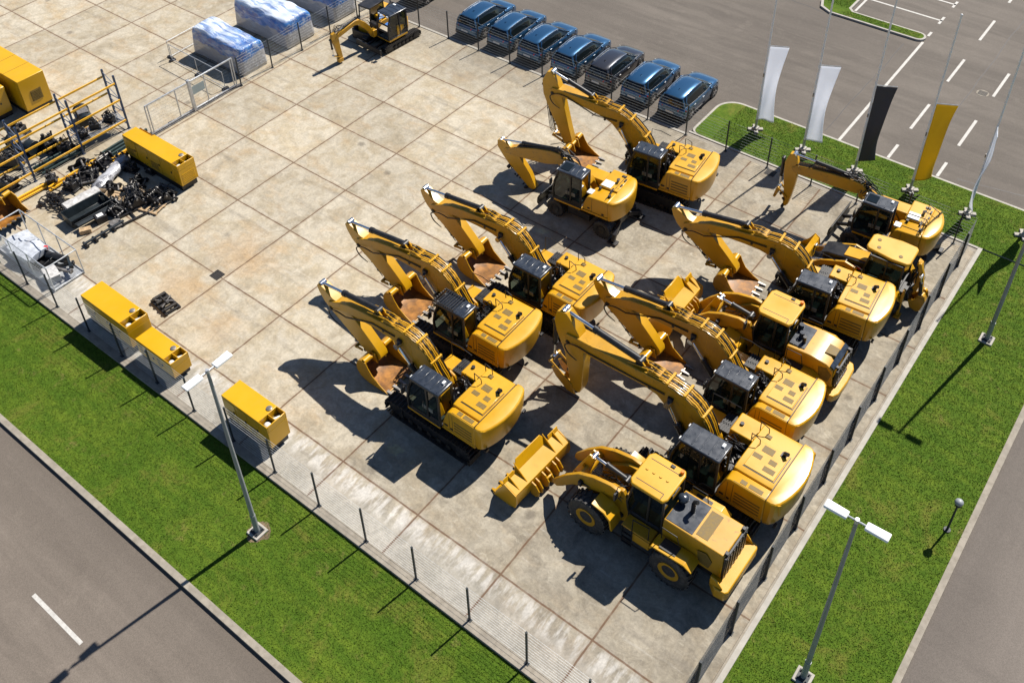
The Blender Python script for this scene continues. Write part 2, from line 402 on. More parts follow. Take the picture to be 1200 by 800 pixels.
# front edge of the yard: a strip of edging the fence stands on
sheet('yard_edging', -60, 35.95, -14.45, -14.105, .012, 'kerb', .5)
sheet('front_lawn', -60, 36.0, -19.15, -14.452, -.10, 'lawn', .4)
sheet('side_lawn', 36.24, 40.66, -60, 19.30, -.03, 'lawn', .4)
sheet('corner_lawn', 36.0, 36.24, -60, -14.46, -.03, 'lawn', .4)
sheet('front_kerb', -60, 60, -19.40, -19.152, -.03, 'kerb', .5)
sheet('front_road', -160, 200, -36, -19.402, -.17, 'asphalt', .4)
sheet('side_kerb', 40.665, 40.90, -19.0, 19.3, 0, 'kerb', .5)
sheet('side_road', 40.905, 52, -19.398, 120, -.10, 'asphalt_y', .4)
o = MB()   # pale kerb along the right side of the yard and its return along the back
o.box(36.03, 36.236, -14.45, 15.42, -.4, .03)
o.build('yard_kerb', 'kerbw', smooth=0, bevel=.015)['kind'] = 'structure'
sheet('gravel_margin', 35.955, 36.026, -14.45, 15.2, -.02, 'kerb', .3)
sheet('back_kerb', -60, 19.95, 14.905, 15.06, .03, 'kerbw', .4)
sheet('back_kerb', 19.955, 36.026, 15.20, 15.33, .04, 'kerbw', .4)
sheet('back_edging', 19.955, 36.026, 14.905, 15.195, -.005, 'kerb', .4)
sheet('parking_lot', -160, 40.90, 15.065, 120, -.10, 'asphalt_lot', .35)
# lawn with the flagpoles, rounded at its left end, inside a white kerb
def round_left(x0, x1, y0, y1, r, n=10):
    pts = [(x1, y0), (x1, y1)]
    pts += [(x0 + r - r * math.sin(PI / 2 * k / n), y1 - r + r * math.cos(PI / 2 * k / n)) for k in range(n + 1)]
    pts += [(x0 + .45 - .45 * math.cos(PI / 2 * k / n), y0 + .45 - .45 * math.sin(PI / 2 * k / n)) for k in range(n + 1)]
    return pts
structure(MB().prismz(round_left(19.96, 40.66, 15.34, 19.50, 1.25), -.3, .03).build('flag_lawn_kerb', 'kerbw', smooth=0, bevel=.02))
structure(MB().prismz(round_left(20.12, 40.655, 15.345, 19.34, 1.12), -.2, .045).build('flag_lawn', 'lawn', smooth=0))
# island with parking bays beyond the drive
ir = []
def capsule(x0, x1, y0, y1, n=10):
    r = (y1 - y0) / 2
    return [(x1 - r + r * math.sin(PI * k / n), y0 + r - r * math.cos(PI * k / n)) for k in range(n + 1)] + [(x0, y1), (x0, y0)]
isl = [(27.0 - .5 + .5 * math.sin(PI * k / 10), 32.78 - .5 * math.cos(PI * k / 10)) for k in range(11)] + [(22.0, 33.28), (21.7, 33.6), (21.7, 45), (19.6, 45), (19.6, 33.5), (19.9, 32.7), (20.7, 32.28)]
structure(MB().prismz(isl, -.3, .03).build('island_kerb', 'kerbw', smooth=0, bevel=.02))
isl2 = [(26.85 - .36 + .36 * math.sin(PI * k / 10), 32.78 - .36 * math.cos(PI * k / 10)) for k in range(11)] + [(21.9, 33.14), (21.55, 33.5), (21.55, 45), (19.75, 45), (19.75, 33.6), (20.05, 32.85), (20.75, 32.42)]
structure(MB().prismz(isl2, -.2, .042).build('island_lawn', 'lawn', smooth=0))
# painted markings, thin sheets above the asphalt
def mark(name, x0, x1, y0, y1, z): return structure(MB().box(x0, x1, y0, y1, z, z + .004).build(name, 'paintline', smooth=0))
for k, (y0, y1) in enumerate([(-22.93, -22.78)]):
    for x0 in (-21, -9, 3, 15.0, 27, 39): mark('lane_dash', x0, x0 + 2.95, y0, y1, -.169)
for y0, y1 in [(19.7, 21.15), (23.0, 25.95), (28.9, 31.9), (34.7, 37.7), (40.6, 43.6), (46.5, 49.5)]:
    mark('lane_dash', 29.68, 29.84, y0, y1, -.099); mark('lane_dash', 32.37, 32.53, y0, y1, -.099)
mark('edge_line', 26.9, 27.06, 19.6, 32.4, -.099)
mark('bay_line', 21.7, 27.05, 35.6, 35.75, -.099); mark('bay_tick', 26.9, 27.06, 35.2, 36.25, -.099); mark('bay_tick', 26.9, 27.06, 33.3, 33.9, -.099)
mark('bay_line', 21.7, 27.05, 38.2, 38.35, -.099); mark('bay_tick', 26.9, 27.06, 37.8, 38.75, -.099)
mark('bay_line', 21.9, 22.05, 33.6, 45, -.099)
def crack(pts, w=.05, z=-.0975):
    m = MB(); P = [Vector((x, y, 0)) for x, y in pts]
    for a, b in zip(P, P[1:]):
        d = (b - a).normalized(); r = Vector((-d.y, d.x, 0)) * w / 2
        m.add([(a - r + Vector((0, 0, z))), (a + r + Vector((0, 0, z))), (b + r + Vector((0, 0, z))), (b - r + Vector((0, 0, z)))], [(0, 1, 2, 3)])
    structure(m.build('road_seam', 'crack', smooth=0, recalc=False))
def wig(x0, y0, x1, y1, n=14, a=.05): return [(x0 + (x1 - x0) * k / n + random.uniform(-a, a), y0 + (y1 - y0) * k / n + random.uniform(-a, a)) for k in range(n + 1)]
crack(wig(26.0, 20.0, 26.1, 31.5)); crack(wig(31.2, 22.5, 31.25, 44, 20)); crack(wig(13.5, 33.0, 22, 32, 14, .08), .06); crack(wig(33.4, 20.1, 38, 21.0, 6), .06)
def manhole(x, y, r, z, lab):
    t = empty('manhole_cover', (x, y, z), 0, lab, 'manhole cover')
    MB().lathe([(r, 0), (r, .012), (r * .86, .012), (r * .86, .006), (.01, .006)], (0, 0, 0), 'z', 24).build('frame', 'kerb', t)
    m = MB()
    for k in range(-3, 4): m.box(-.7 * r, .7 * r, k * r * .2 - .02, k * r * .2 + .02, .006, .014)
    m.build('lid_ribs', 'track', t)
manhole(31.85, 28.88, .36, -.099, 'round iron manhole cover in the asphalt between the lane dashes')
m = MB(); n = 22   # trodden bare soil round the front lamp post footing
m.add([(19.62 + (.47 + .06 * math.sin(3 * a) + .06 * math.sin(7 * a + 1)) * math.cos(a), -16.27 + (.45 + .05 * math.cos(4 * a)) * math.sin(a), -.094) for a in [2 * PI * k / n for k in range(n)]], [list(range(n))])
structure(m.build('bare_soil', 'earth', smooth=0, recalc=False))
# square drain grates in the concrete
def grate(x, y, s, lab, rz=0):
    t = empty('drain_grate', (x, y, .002), rz, lab, 'drain grate', 'drain grates in the yard')
    m = MB(); m.box(-s, s, -s, s, -.01, .004); m.build('pan', 'crack', t, smooth=0)
    m = MB()
    for k in range(7): m.box(-s, s, -s + k * s / 3.3, -s + k * s / 3.3 + .05, .0045, .014)
    for q in (-s, s): m.box(q - .02, q + .02, -s, s, .0045, .015)
    m.build('grille', 'track', t, smooth=0)
grate(7.56, -8.25, .26, 'square rusty drain grate in open concrete near the small skid frame')
grate(26.2, -7.65, .30, 'square dark drain grate behind the parked loader bucket')
grate(25.3, 14.62, .26, 'square drain grate beside the back kerb below the second flag')

# ---- blades of grass (nobody could count them): small tufts of crossed leaves with real height
def tufts(name, regions, dens, seed):
    rng = np.random.default_rng(seed); V = []; n_tot = 0
    for (x0, x1, y0, y1, z) in regions:
        n = int((x1 - x0) * (y1 - y0) * dens)
        p = np.stack([rng.uniform(x0, x1, n), rng.uniform(y0, y1, n), np.full(n, z)], 1)
        a = rng.uniform(0, 2 * PI, n); h = rng.uniform(.012, .05, n) * rng.choice([.7, 1.0, 1.3], n); w = rng.uniform(.008, .026, n)
        d = np.stack([np.cos(a), np.sin(a), np.zeros(n)], 1); q = np.stack([-np.sin(a), np.cos(a), np.zeros(n)], 1)
        lean = rng.uniform(.5, 1.6, n)
        tip = p + q * (h * lean)[:, None]; tip[:, 2] += h
        tri = np.stack([p - d * w[:, None], p + d * w[:, None], tip], 1); V.append(tri.reshape(-1, 3)); n_tot += n
    V = np.concatenate(V).astype(np.float32); me = bpy.data.meshes.new(name)
    me.vertices.add(len(V)); me.vertices.foreach_set('co', V.ravel())
    me.loops.add(len(V)); me.loops.foreach_set('vertex_index', np.arange(len(V), dtype=np.int32))
    me.polygons.add(n_tot); me.polygons.foreach_set('loop_start', np.arange(0, 3 * n_tot, 3, dtype=np.int32)); me.polygons.foreach_set('loop_total', np.full(n_tot, 3, dtype=np.int32))
    me.materials.append(M['blade']); me.update(calc_edges=True)
    o = bpy.data.objects.new(name, me); COL.objects.link(o); o['kind'] = 'stuff'
    return o
tufts('grass', [(-8, 36, -19.14, -14.46, -.10), (36.25, 40.65, -16, 15.3, -.03), (21.3, 40.6, 15.4, 19.3, .045), (19.9, 21.5, 33.4, 40, .042), (21.5, 26.6, 32.5, 33.1, .042)], 520, 3)
# ------------------------------------------------------------------ excavators
def arc_plan(rad, hw, xf, inset=0.0, n=12, corner=.32):
    """rear outline of a counterweight: arc of radius rad, half width hw, flat front at xf, rounded corners"""
    rad -= inset; hw -= inset * .6; pts = []
    ys = [hw * math.sin(PI / 2 * (k / n * 2 - 1)) for k in range(n + 1)]
    for y in ys:
        x = -math.sqrt(rad * rad - y * y)
        e = max(0.0, (abs(y) - (hw - corner)) / corner); x += corner * .9 * (1 - math.sqrt(max(0.0, 1 - e * e)))
        pts.append((x, y))
    return [(xf, -hw)] + pts + [(xf, hw)]

def track_unit(root, yc, half, top, w, k=1.0):
    m = MB(); r = top / 2
    L = half - r; per = 4 * L + 2 * PI * r; n = int(per / (.19 * k))
    for i in range(n):
        s = per * i / n
        if s < 2 * L: p = (-L + s, 0); a = PI
        elif s < 2 * L + PI * r: t = (s - 2 * L) / r; p = (L + r * math.sin(t), r - r * math.cos(t)); a = PI - t
        elif s < 4 * L + PI * r: p = (L - (s - 2 * L - PI * r), top); a = 0
        else: t = (s - 4 * L - PI * r) / r; p = (-L - r * math.sin(t), r + r * math.cos(t)); a = -t
        t = Vector((math.cos(a), 0, math.sin(a))); nrm = Vector((-math.sin(a), 0, math.cos(a)))
        c = Vector((p[0], yc, p[1])) - nrm * .03
        m.bar(c - t * .085 * k, c + t * .085 * k, w, .05, nrm)
        m.bar(c + nrm * .04 - t * .02, c + nrm * .04 + t * .02, w * .98, .04, nrm)
    tr = m.build('track', 'track', root, smooth=0)
    m = MB(); m.prism([(-L, .16), (L, .16), (L + .2, top * .45), (L, top * .82), (-L, top * .82), (-L - .2, top * .45)], yc - .13, yc + .13)
    m.build('track_frame', 'black', tr, bevel=.02)
    for nm, x in (('idler', L), ('sprocket', -L)):
        MB().lathe([(.1, -.2), (r * .82, -.17), (r * .82, .17), (.1, .2)], (x, yc, r), 'y', 20).build(nm, 'black', tr)
    m = MB()
    for i in range(7): m.lathe([(.03, -.2), (.13, -.18), (.13, .18), (.03, .2)], (-L * .85 + i * L * .283, yc, .19), 'y', 12)
    m.each('roller', 'track', tr)
    return tr

def cab_unit(root, x0, x1, y0, y1, z0, z1, hatch=False, guard=False, nose=.22, roofmat='roofblk', ribs=5):
    """operator cab: x1 front, y1 outer (left) side"""
    c = MB()
    prof = [(x0, z0), (x0, z1), (x1 - .12, z1), (x1 + nose * .55, z0 + (z1 - z0) * .62), (x1 + nose, z0 + (z1 - z0) * .34), (x1 + nose * .9, z0)]
    fr = .045
    for y in (y0 + fr, y1 - fr):
        P = [(x, y, z) for x, z in prof]
        for a, b in zip(P, P[1:] + P[:1]): c.bar(a, b, .09, .10, (0, 1, 0))
        xm = x0 + (x1 - x0) * .42
        c.bar((xm, y, z0), (xm, y, z1), .09, .08, (0, 1, 0))
    for x, z in prof: c.bar((x, y0, z), (x, y1, z), .09, .09)
    c.prism([(x0 - .02, z0 - .02), (x0 - .02, z0 + .42), (x0 + .5, z0 + .42), (x0 + .72, z0 + .16), (x1 + nose * .85, z0 + .16), (x1 + nose * .85, z0 - .02)], y0 + .02, y0 + .10)
    c.prism([(x0 - .02, z0 - .02), (x0 - .02, z0 + .3), (x0 + .45, z0 + .3), (x0 + .6, z0 + .12), (x1 + nose * .85, z0 + .12), (x1 + nose * .85, z0 - .02)], y1 - .10, y1 - .02)
    cab = c.build('cab_frame', 'black', root, bevel=.012, seg=1)
    g = .055
    m = MB()
    for y in (y0 + g, y1 - g): m.add([(x, y, z) for x, z in prof], [list(range(len(prof)))])
    m.each('side_window', 'glass', cab, smooth=0, recalc=False)
    m = MB()
    for (a, b) in ((2, 3), (3, 4)):
        m.add([(prof[a][0], y0 + .09, prof[a][1]), (prof[a][0], y1 - .09, prof[a][1]), (prof[b][0], y1 - .09, prof[b][1]), (prof[b][0], y0 + .09, prof[b][1])], [(0, 1, 2, 3)])
    m.build('windscreen', 'glass', cab, smooth=0, recalc=False)
    MB().add([(x0, y0 + .09, z0 + .5), (x0, y1 - .09, z0 + .5), (x0, y1 - .09, z1 - .1), (x0, y0 + .09, z1 - .1)], [(0, 1, 2, 3)]).build('rear_window', 'glass', cab, smooth=0, recalc=False)
    # roof
    rx0, rx1 = x0 - .06, x1 - .02
    m = MB(); m.box(rx0, rx1, y0 - .01, y1 + .01, z1 + .005, z1 + .10)
    rf = m.build('cab_roof', roofmat, root, bevel=.05, seg=3)
    m = MB()
    for i in range(ribs):
        x = rx0 + .16 + i * (rx1 - rx0 - .3) / max(1, ribs - 1)
        if hatch and i >= ribs - 2: continue
        m.box(x - .03, x + .03, y0 + .08, y1 - .08, z1 + .09, z1 + .118)
    m.build('roof_ribs', roofmat, rf, bevel=.012)
    if hatch: MB().box(x1 - .62, x1 - .12, y0 + .14, y1 - .14, z1 + .085, z1 + .125).build('roof_hatch', 'carglass', rf, bevel=.02)
    MB().box(rx0 + .18, rx0 + .30, y0 + .16, y0 + .34, z1 + .09, z1 + .17).build('beacon', 'lamp', rf, bevel=.02)
    m = MB()
    for y in (y0 + .15, y1 - .15): m.box(rx1 - .03, rx1 + .05, y - .07, y + .07, z1 - .06, z1 + .05)
    m.each('work_lamp', 'lamp', rf, bevel=.015)
    if guard:
        m = MB()
        for i in range(9):
            x = x0 + .55 + i * (x1 - x0 - .5) / 8; m.bar((x, y0 + .02, z1 + .2), (x, y1 - .02, z1 + .2), .025, .05)
        for y in (y0 + .03, y1 - .03):
            m.bar((x0 + .5, y, z1 + .17), (x1 + .12, y, z1 + .17), .04, .05)
            for x in (x0 + .55, x1 + .05): m.bar((x, y, z1 + .08), (x, y, z1 + .17), .04, .04)
        for i in range(7):
            y = y0 + .05 + i * (y1 - y0 - .1) / 6; m.bar((x1 + .14, y, z1 + .15), (x1 + .42, y, z0 + 1.05), .022, .03)
        m.build('roof_guard', 'black', rf, smooth=0)
    # seat, console and screen seen through the glass
    xm = x0 + (x1 - x0) * .38; ym = (y0 + y1) / 2
    m = MB(); m.box(xm - .25, xm + .25, ym - .24, ym + .24, z0 + .42, z0 + .58); m.prism([(xm - .3, z0 + .55), (xm - .18, z0 + .55), (xm - .28, z0 + 1.25), (xm - .4, z0 + 1.25)], ym - .23, ym + .23)
    m.build('seat', 'seat', cab, bevel=.04)
    m = MB(); m.box(x0 + .08, x1 + nose * .7, y0 + .1, y1 - .1, z0 + .01, z0 + .06)
    for s in (-1, 1): m.box(xm - .2, xm + .35, ym + s * .34 - .07, ym + s * .34 + .07, z0 + .5, z0 + .72)
    m.box(x1 - .15, x1 + .0, y0 + .14, y0 + .4, z0 + .75, z0 + 1.0)
    m.build('console', 'interior', cab, bevel=.02)
    m = MB()   # mirror on a stalk and the grab rail
    m.tube([(x1, y1, z1 - .35), (x1 + .18, y1 + .16, z1 - .3), (x1 + .2, y1 + .2, z1 - .5)], .018, 6); m.box(x1 + .16, x1 + .22, y1 + .1, y1 + .3, z1 - .78, z1 - .45)
    m.tube([(x0 + (x1 - x0) * .5, y1 + .02, z0 + .35), (x0 + (x1 - x0) * .5, y1 + .07, z0 + .45), (x0 + (x1 - x0) * .5, y1 + .07, z0 + 1.0), (x0 + (x1 - x0) * .5, y1 + .02, z0 + 1.1)], .016, 6)
    m.each('mirror', 'black', cab)
    return cab

def cylinder(root, a, b, r, name, frac=.6, mat='black'):
    a = Vector(a); b = Vector(b); d = b - a
    m = MB(); m.cyl(a, a + d * frac, r, 14); m.cyl(a + d * (frac - .03), a + d * (frac + .02), r * 1.18, 14)
    m.cyl(a - Vector((0, r, 0)) * 1.2, a + Vector((0, r, 0)) * 1.2, r * 1.15, 12)
    o = m.build(name, mat, root)
    m = MB(); m.cyl(a + d * frac, b, r * .55, 12); m.cyl(b - Vector((0, r, 0)) * 1.3, b + Vector((0, r, 0)) * 1.3, r * 1.05, 12)
    m.build('cylinder_rod', 'chrome', o if root.parent is None else root)
    return o

def bucket_mesh(root, prof, yc, hw, ix, teeth=5, hinge=None, name='bucket'):
    """prof: side outline (x,z), ix: indices of the wrapper run lip->back->hinge"""
    m = MB()
    wr = [prof[i] for i in ix]
    for s in (-1, 1): m.prism(prof, yc + s * hw - .025, yc + s * hw + .025)
    cx = sum(p[0] for p in prof) / len(prof); cz = sum(p[1] for p in prof) / len(prof)
    inn = []
    for x, z in wr:
        d = Vector((cx - x, 0, cz - z)).normalized(); inn.append((x + d.x * .04, z + d.z * .04))
    n = len(wr)
    P = wr + inn[::-1]
    m.prism(P, yc - hw + .026, yc + hw - .026)
    for y in (yc - .24, yc + .24):   # hinge ears
        hx, hz = hinge
        m.prism([(hx - .25, hz - .35), (hx + .28, hz - .3), (hx + .16, hz + .12), (hx - .12, hz + .14)], y - .03, y + .03)
    b = m.build(name, 'yellow2', root, bevel=.012, seg=1)
    i2 = []
    for x, z in wr:
        d = Vector((cx - x, 0, cz - z)).normalized(); i2.append((x + d.x * .043, z + d.z * .043))
    mm = MB(); mm.add([(x, yc - hw + .03, z) for x, z in i2] + [(x, yc + hw - .03, z) for x, z in i2], [(i, i + 1, i + 1 + n, i + n) for i in range(n - 1)])
    mm.build('bucket_lining', 'rust', b, smooth=40, recalc=False)
    t = MB(); lx, lz = wr[0]; dx, dz = wr[0][0] - wr[1][0], wr[0][1] - wr[1][1]; l = math.hypot(dx, dz); dx /= l; dz /= l
    for i in range(teeth):
        y = yc - hw + .1 + i * (2 * hw - .2) / (teeth - 1)
        t.hexa([(lx - dx * .1, y - .07, lz - dz * .1 - .03), (lx - dx * .1, y + .07, lz - dz * .1 - .03), (lx + dx * .30, y + .03, lz + dz * .30 - .01), (lx + dx * .30, y - .03, lz + dz * .30 - .01),
                (lx - dx * .1, y - .07, lz - dz * .1 + .07), (lx - dx * .1, y + .07, lz - dz * .1 + .07), (lx + dx * .30, y + .03, lz + dz * .30 + .02), (lx + dx * .30, y - .03, lz + dz * .30 + .02)])
    t.each('bucket_tooth', 'steel', b, smooth=0)
    m = MB(); hx, hz = hinge; m.cyl((hx, yc - hw * .5, hz), (hx, yc + hw * .5, hz), .085, 14)
    for s in (-1, 1): m.cyl((hx + .02, yc + s * hw * .97, hz + .06), (hx + .02, yc + s * hw * .50, hz + .06), .13, 16)
    m.build('hinge_pin', 'yellow', b)
    return b

def boom_hoses(par, path, hw, n=6, r=.03):
    m = MB()
    for i in range(n):
        y = -hw * .78 + i * (2 * hw * .78) / (n - 1); m.m = 0 if i % 3 else 1
        off = random.uniform(0, .03)
        m.tube([(x, y + random.uniform(-.015, .015), z + .05 + off) for x, z in path], r, 6)
    m.build('hydraulic_lines', ['yellow', 'hose'], par)
    m = MB()
    for k in (len(path) // 4, len(path) // 2, 3 * len(path) // 4):
        x, z = path[k]; m.box(x - .05, x + .05, -hw - .01, hw + .01, z - .03, z + .13)
    m.each('line_clamp', 'yellow', par, bevel=.01)

def loose_hoses(root, pts, n, r=.022, name='hoses', jit=.16):
    m = MB()
    for i in range(n):
        a, b = random.choice(pts); a = Vector(a); b = Vector(b)
        j = lambda q: Vector([random.uniform(-q, q) for _ in range(3)])
        a += j(jit); b += j(jit); c = (a + b) / 2 + Vector((random.uniform(-.2, .2), random.uniform(-.2, .2), random.uniform(.1, .45)))
        m.tube(spline([a, a.lerp(c, .6) + j(.05), c, b.lerp(c, .5) + j(.05), b], 4), r * random.uniform(.7, 1.2), 6)
    return m.build(name, 'hose', root)

def house(root, k=1.0, hw=1.38, rad=3.1, top=2.45, z0=1.12, ribs=5, guard=False, big=False):
    """upper structure of a tracked machine in local coordinates (x forward, y left)"""
    T = top
    m = MB(); m.prismz([(1.05 * k, -hw + .08), (1.05 * k, hw + .12), (-.7 * k, hw + .12), (-.7 * k, hw), (-2.4 * k, hw), (-2.4 * k, -hw), (.2, -hw)], z0, z0 + .14)
    m.build('deck', 'yellow', root, bevel=.02)
    # left side compartment with louvres
    xr = -2.42 * k; xa = -.74 * k
    m = MB(); m.prism([(xa, z0 + .15), (xa - .02, z0 + .42), (xa - .14, z0 + .82), (xa - .30, T - .13), (xa - .46, T - .05), (xr, T - .05), (xr, z0 + .15)], 1.03, hw)
    sp = m.build('side_compartment', 'yellow', root, bevel=.05, seg=3)
    m = MB()
    for i in range(4): m.box(xr + .15, xr + 1.05 * k, hw - .01, hw + .012, z0 + .28 + i * .17, z0 + .36 + i * .17)
    m.build('louvres', 'vent', sp, bevel=.01)
    m = MB()
    m.box(xa - .40, xa - .385, hw - .004, hw + .006, z0 + .2, T - .2); m.box(xr + 1.12 * k, xr + 1.135 * k, hw - .004, hw + .006, z0 + .2, T - .2)
    m.build('panel_gap', 'black', sp, smooth=0)
    m = MB(); m.box(xa - .30, xa - .12, hw - .005, hw + .02, z0 + .32, z0 + .42); m.box(xa - .55, xa - .40 - .03, hw - .005, hw + .02, z0 + .26, z0 + .36)
    m.each('door_handle', 'black', sp, bevel=.01)
    # engine hood
    m = MB(); m.prismx([(-hw + .02, z0 + .15), (-hw + .02, T - .16), (-hw + .12, T - .03), (-hw + .3, T), (.72, T), (.98, T - .05), (1.02, z0 + .15)], xr, -1.0 * k)
    hd = m.build('engine_hood', 'yellow', root, bevel=.035, seg=2)
    m = MB(); m.box(-2.28 * k, -1.22 * k, -.62, .70, T - .02, T + .028)
    hp = m.build('hood_panel', 'yellow', hd, bevel=.02)
    m = MB()
    m.box(-2.30 * k, -1.2 * k, .705, .735, T - .01, T + .008); m.box(-2.33 * k, -2.3 * k, -.62, .735, T - .01, T + .008)
    m.box(xr + .005, xr + .03, -hw + .1, hw - .05, T - .02, T + .004); m.box(xr, -1.25 * k, hw - .07, hw - .055, T - .06, T - .045)
    m.build('panel_gap', 'black', hd, smooth=0)
    m = MB()
    for (x, y, a, b) in [(-1.62, -.38, .2, .15), (-1.42, .06, .16, .10), (-1.95, .02, .13, .11), (-1.98, .40, .2, .11), (-1.36, -.95, .1, .08)]:
        m.box((x - a) * k, (x + a) * k, y - b, y + b, T + .0, T + .036)
    for (x, a) in [(-1.55, .11), (-1.98, .24)]: m.box((x - a) * k, (x + a) * k, .86, 1.08, T - .12, T - .035) if False else m.box((x - a) * k, (x + a) * k, hw - .30, hw - .12, T - .06, T - .040)
    m.each('vent', 'vent', hd, smooth=0)
    m = MB(); m.tube([(-2.12 * k, -.55, T - .05), (-2.12 * k, -.55, T + .16), (-2.24 * k, -.50, T + .24)], .075, 12); m.box(-2.2 * k, -2.0 * k, -.66, -.44, T + .005, T + .05)
    m.build('exhaust_stub', 'black', hd)
    # counterweight
    rings = []
    for z, ins in [(z0 - .06, .20), (z0 + .04, .13), (z0 + .30, .07), (T - .42, .01), (T - .13, 0), (T - .07, .02), (T - .035, .07), (T - .004, .28)]:
        rings.append([(x, y, z) for x, y in arc_plan(rad, hw + .01, xr - .012, ins, corner=.17)])
    cw = MB().loft(rings).build('counterweight', 'yellow', root, smooth=19)
    m = MB()
    for s in (-1, 1):
        m.cyl((-rad + .36, s * .45, T - .06), (-rad + .36, s * .45, T - .006), .055, 12)
        m.box(-rad * .93, -rad * .93 + .1, s * (hw - .2) - .09, s * (hw - .2) + .09, z0 + .02, z0 + .12)
    m.each('lifting_eye', 'black', cw)
    m = MB()   # corner gussets and lower lip of the counterweight
    for s in (-1, 1):
        m.hexa([(-rad + .40, s * (hw - .10), T - .10), (-rad + .34, s * (hw - .18), T - .10), (-rad + .42, s * (hw - .30), z0 + .55), (-rad + .46, s * (hw - .24), z0 + .55),
                (-rad + .30, s * (hw - .10), T - .06), (-rad + .24, s * (hw - .18), T - .06), (-rad + .22, s * (hw - .32), z0 + .57), (-rad + .26, s * (hw - .26), z0 + .57)])
    m.each('corner_gusset', 'yellow', cw)
    # right hand tank and steps
    m = MB(); m.box(-1.0 * k + .01, -.12, -hw + .02, -.52, z0 + .15, T - .18); tk = m.build('fuel_tank', 'yellow', root, bevel=.05, seg=2)
    MB().cyl((-.4, -1.0, T - .2), (-.4, -1.0, T - .1), .08, 12).build('filler_cap', 'black', tk)
    m = MB(); m.box(.42, 1.12 * k, -hw + .05, -.66, z0 + .15, z0 + .66); m.build('tool_box', 'yellow', root, bevel=.04, seg=2)
    m = MB(); m.box(-.1, .40, -hw + .06, -.58, z0 + .15, z0 + .86)
    for i in range(5): m.box(-.1 + i * .1, -.05 + i * .1, -hw + .05, -.56, z0 + .86, z0 + .90)
    m.build('battery_step', 'black', root, smooth=0)
    # valve gear and pipework between the boom foot and the hood
    m = MB(); m.box(-.95 * k, -.1, -.48, .55, z0 + .14, z0 + .40)
    for i in range(16):
        x = random.uniform(-.95, -.1) * k; y = random.uniform(-.45, .5); s = random.uniform(.05, .13); z = z0 + .4
        m.box(x - s, x + s, y - s, y + s, z, z + random.uniform(.1, .55))
    m.build('valve_block', 'black', root, bevel=.015, seg=1)
    m = MB()
    for i in range(9):
        x = random.uniform(-.9, -.15) * k; y = random.uniform(-.4, .48); z = z0 + random.uniform(.6, .95)
        m.cyl((x, y, z), (x + random.uniform(-.1, .1), y + random.uniform(-.2, .2), z + random.uniform(-.05, .1)), random.uniform(.025, .05), 8)
    m.build('pipe_fittings', 'steel', root)
    loose_hoses(root, [((-.3, -.2, z0 + .7), (-.95, .1, T - .1)), ((0, .25, z0 + 1.0), (-.6, .35, z0 + .6)), ((-.1, -.3, z0 + .9), (-.8, -.35, z0 + .9))], 12)
    # handrails on the hood
    m = MB()
    for (x, y) in [(-.95 * k, -.45), (-.98 * k, -1.1)]:
        m.tube([(x, y, T - .2), (x + .02, y, T + .38), (x - .12, y + .04, T + .42), (x - .34, y + .02, T + .30), (x - .36, y, T - .02)], .02, 6)
    m.tube([(1.0 * k, -hw + .1, z0 + .6), (1.0 * k, -hw + .1, z0 + 1.5), (.5, -hw + .1, z0 + 1.55), (-.1, -hw + .1, T + .1)], .018, 6)
    m.each('handrail', 'hose', root)
    # boom foot brackets
    m = MB()
    for s in (-1, 1): m.prism([(.75, z0 + .1), (.62, z0 + .75), (.38, z0 + .98), (.12, z0 + .85), (-.3, z0 + .12)], s * .42 - .05, s * .42 + .05)
    m.each('boom_bracket', 'yellow2', root, bevel=.015)

def undercarriage(root, half=2.28, top=.92, out=1.6, w=.6, k=1.0):
    for s in (-1, 1): track_unit(root, s * (out - w / 2), half, top, w, k)
    m = MB(); m.box(-1.1, 1.1, -.75, .75, .45, .88); m.box(-1.35, 1.35, -(out - w), out - w, .5, .78); m.cyl((0, 0, .88), (0, 0, 1.13), .72, 28)
    m.build('carbody', 'black', root, bevel=.03)

BOOM = [(.02, 1.70), (.12, 2.02), (.52, 2.62), (.92, 3.28), (1.38, 3.74), (1.85, 3.95), (2.3, 3.98), (3.3, 3.84), (4.6, 3.70), (5.4, 3.55), (6.1, 3.26), (6.62, 3.02), (6.68, 2.82), (6.5, 2.72), (6.1, 2.82), (5.6, 3.02), (4.5, 3.15), (3.6, 3.18), (2.9, 3.16), (2.4, 3.05), (2.05, 2.76), (1.6, 2.22), (1.0, 1.72), (.5, 1.48), (.15, 1.46)]
STICK = [(7.18, 3.70), (7.32, 3.54), (7.22, 3.18), (6.98, 2.72), (6.62, 2.34), (5.70, 1.62), (4.70, .84), (4.25, .72), (3.95, .78), (3.80, 1.0), (3.85, 1.22), (4.32, 1.80), (5.25, 2.86), (5.85, 3.16), (6.4, 3.22), (6.85, 3.55)]
BUCKET = [(2.86, .05), (3.5, .03), (4.05, .05), (4.42, .18), (4.60, .46), (4.60, .80), (4.46, 1.10), (4.26, 1.24), (4.02, 1.20), (3.90, .92), (3.70, .60), (3.28, .28)]

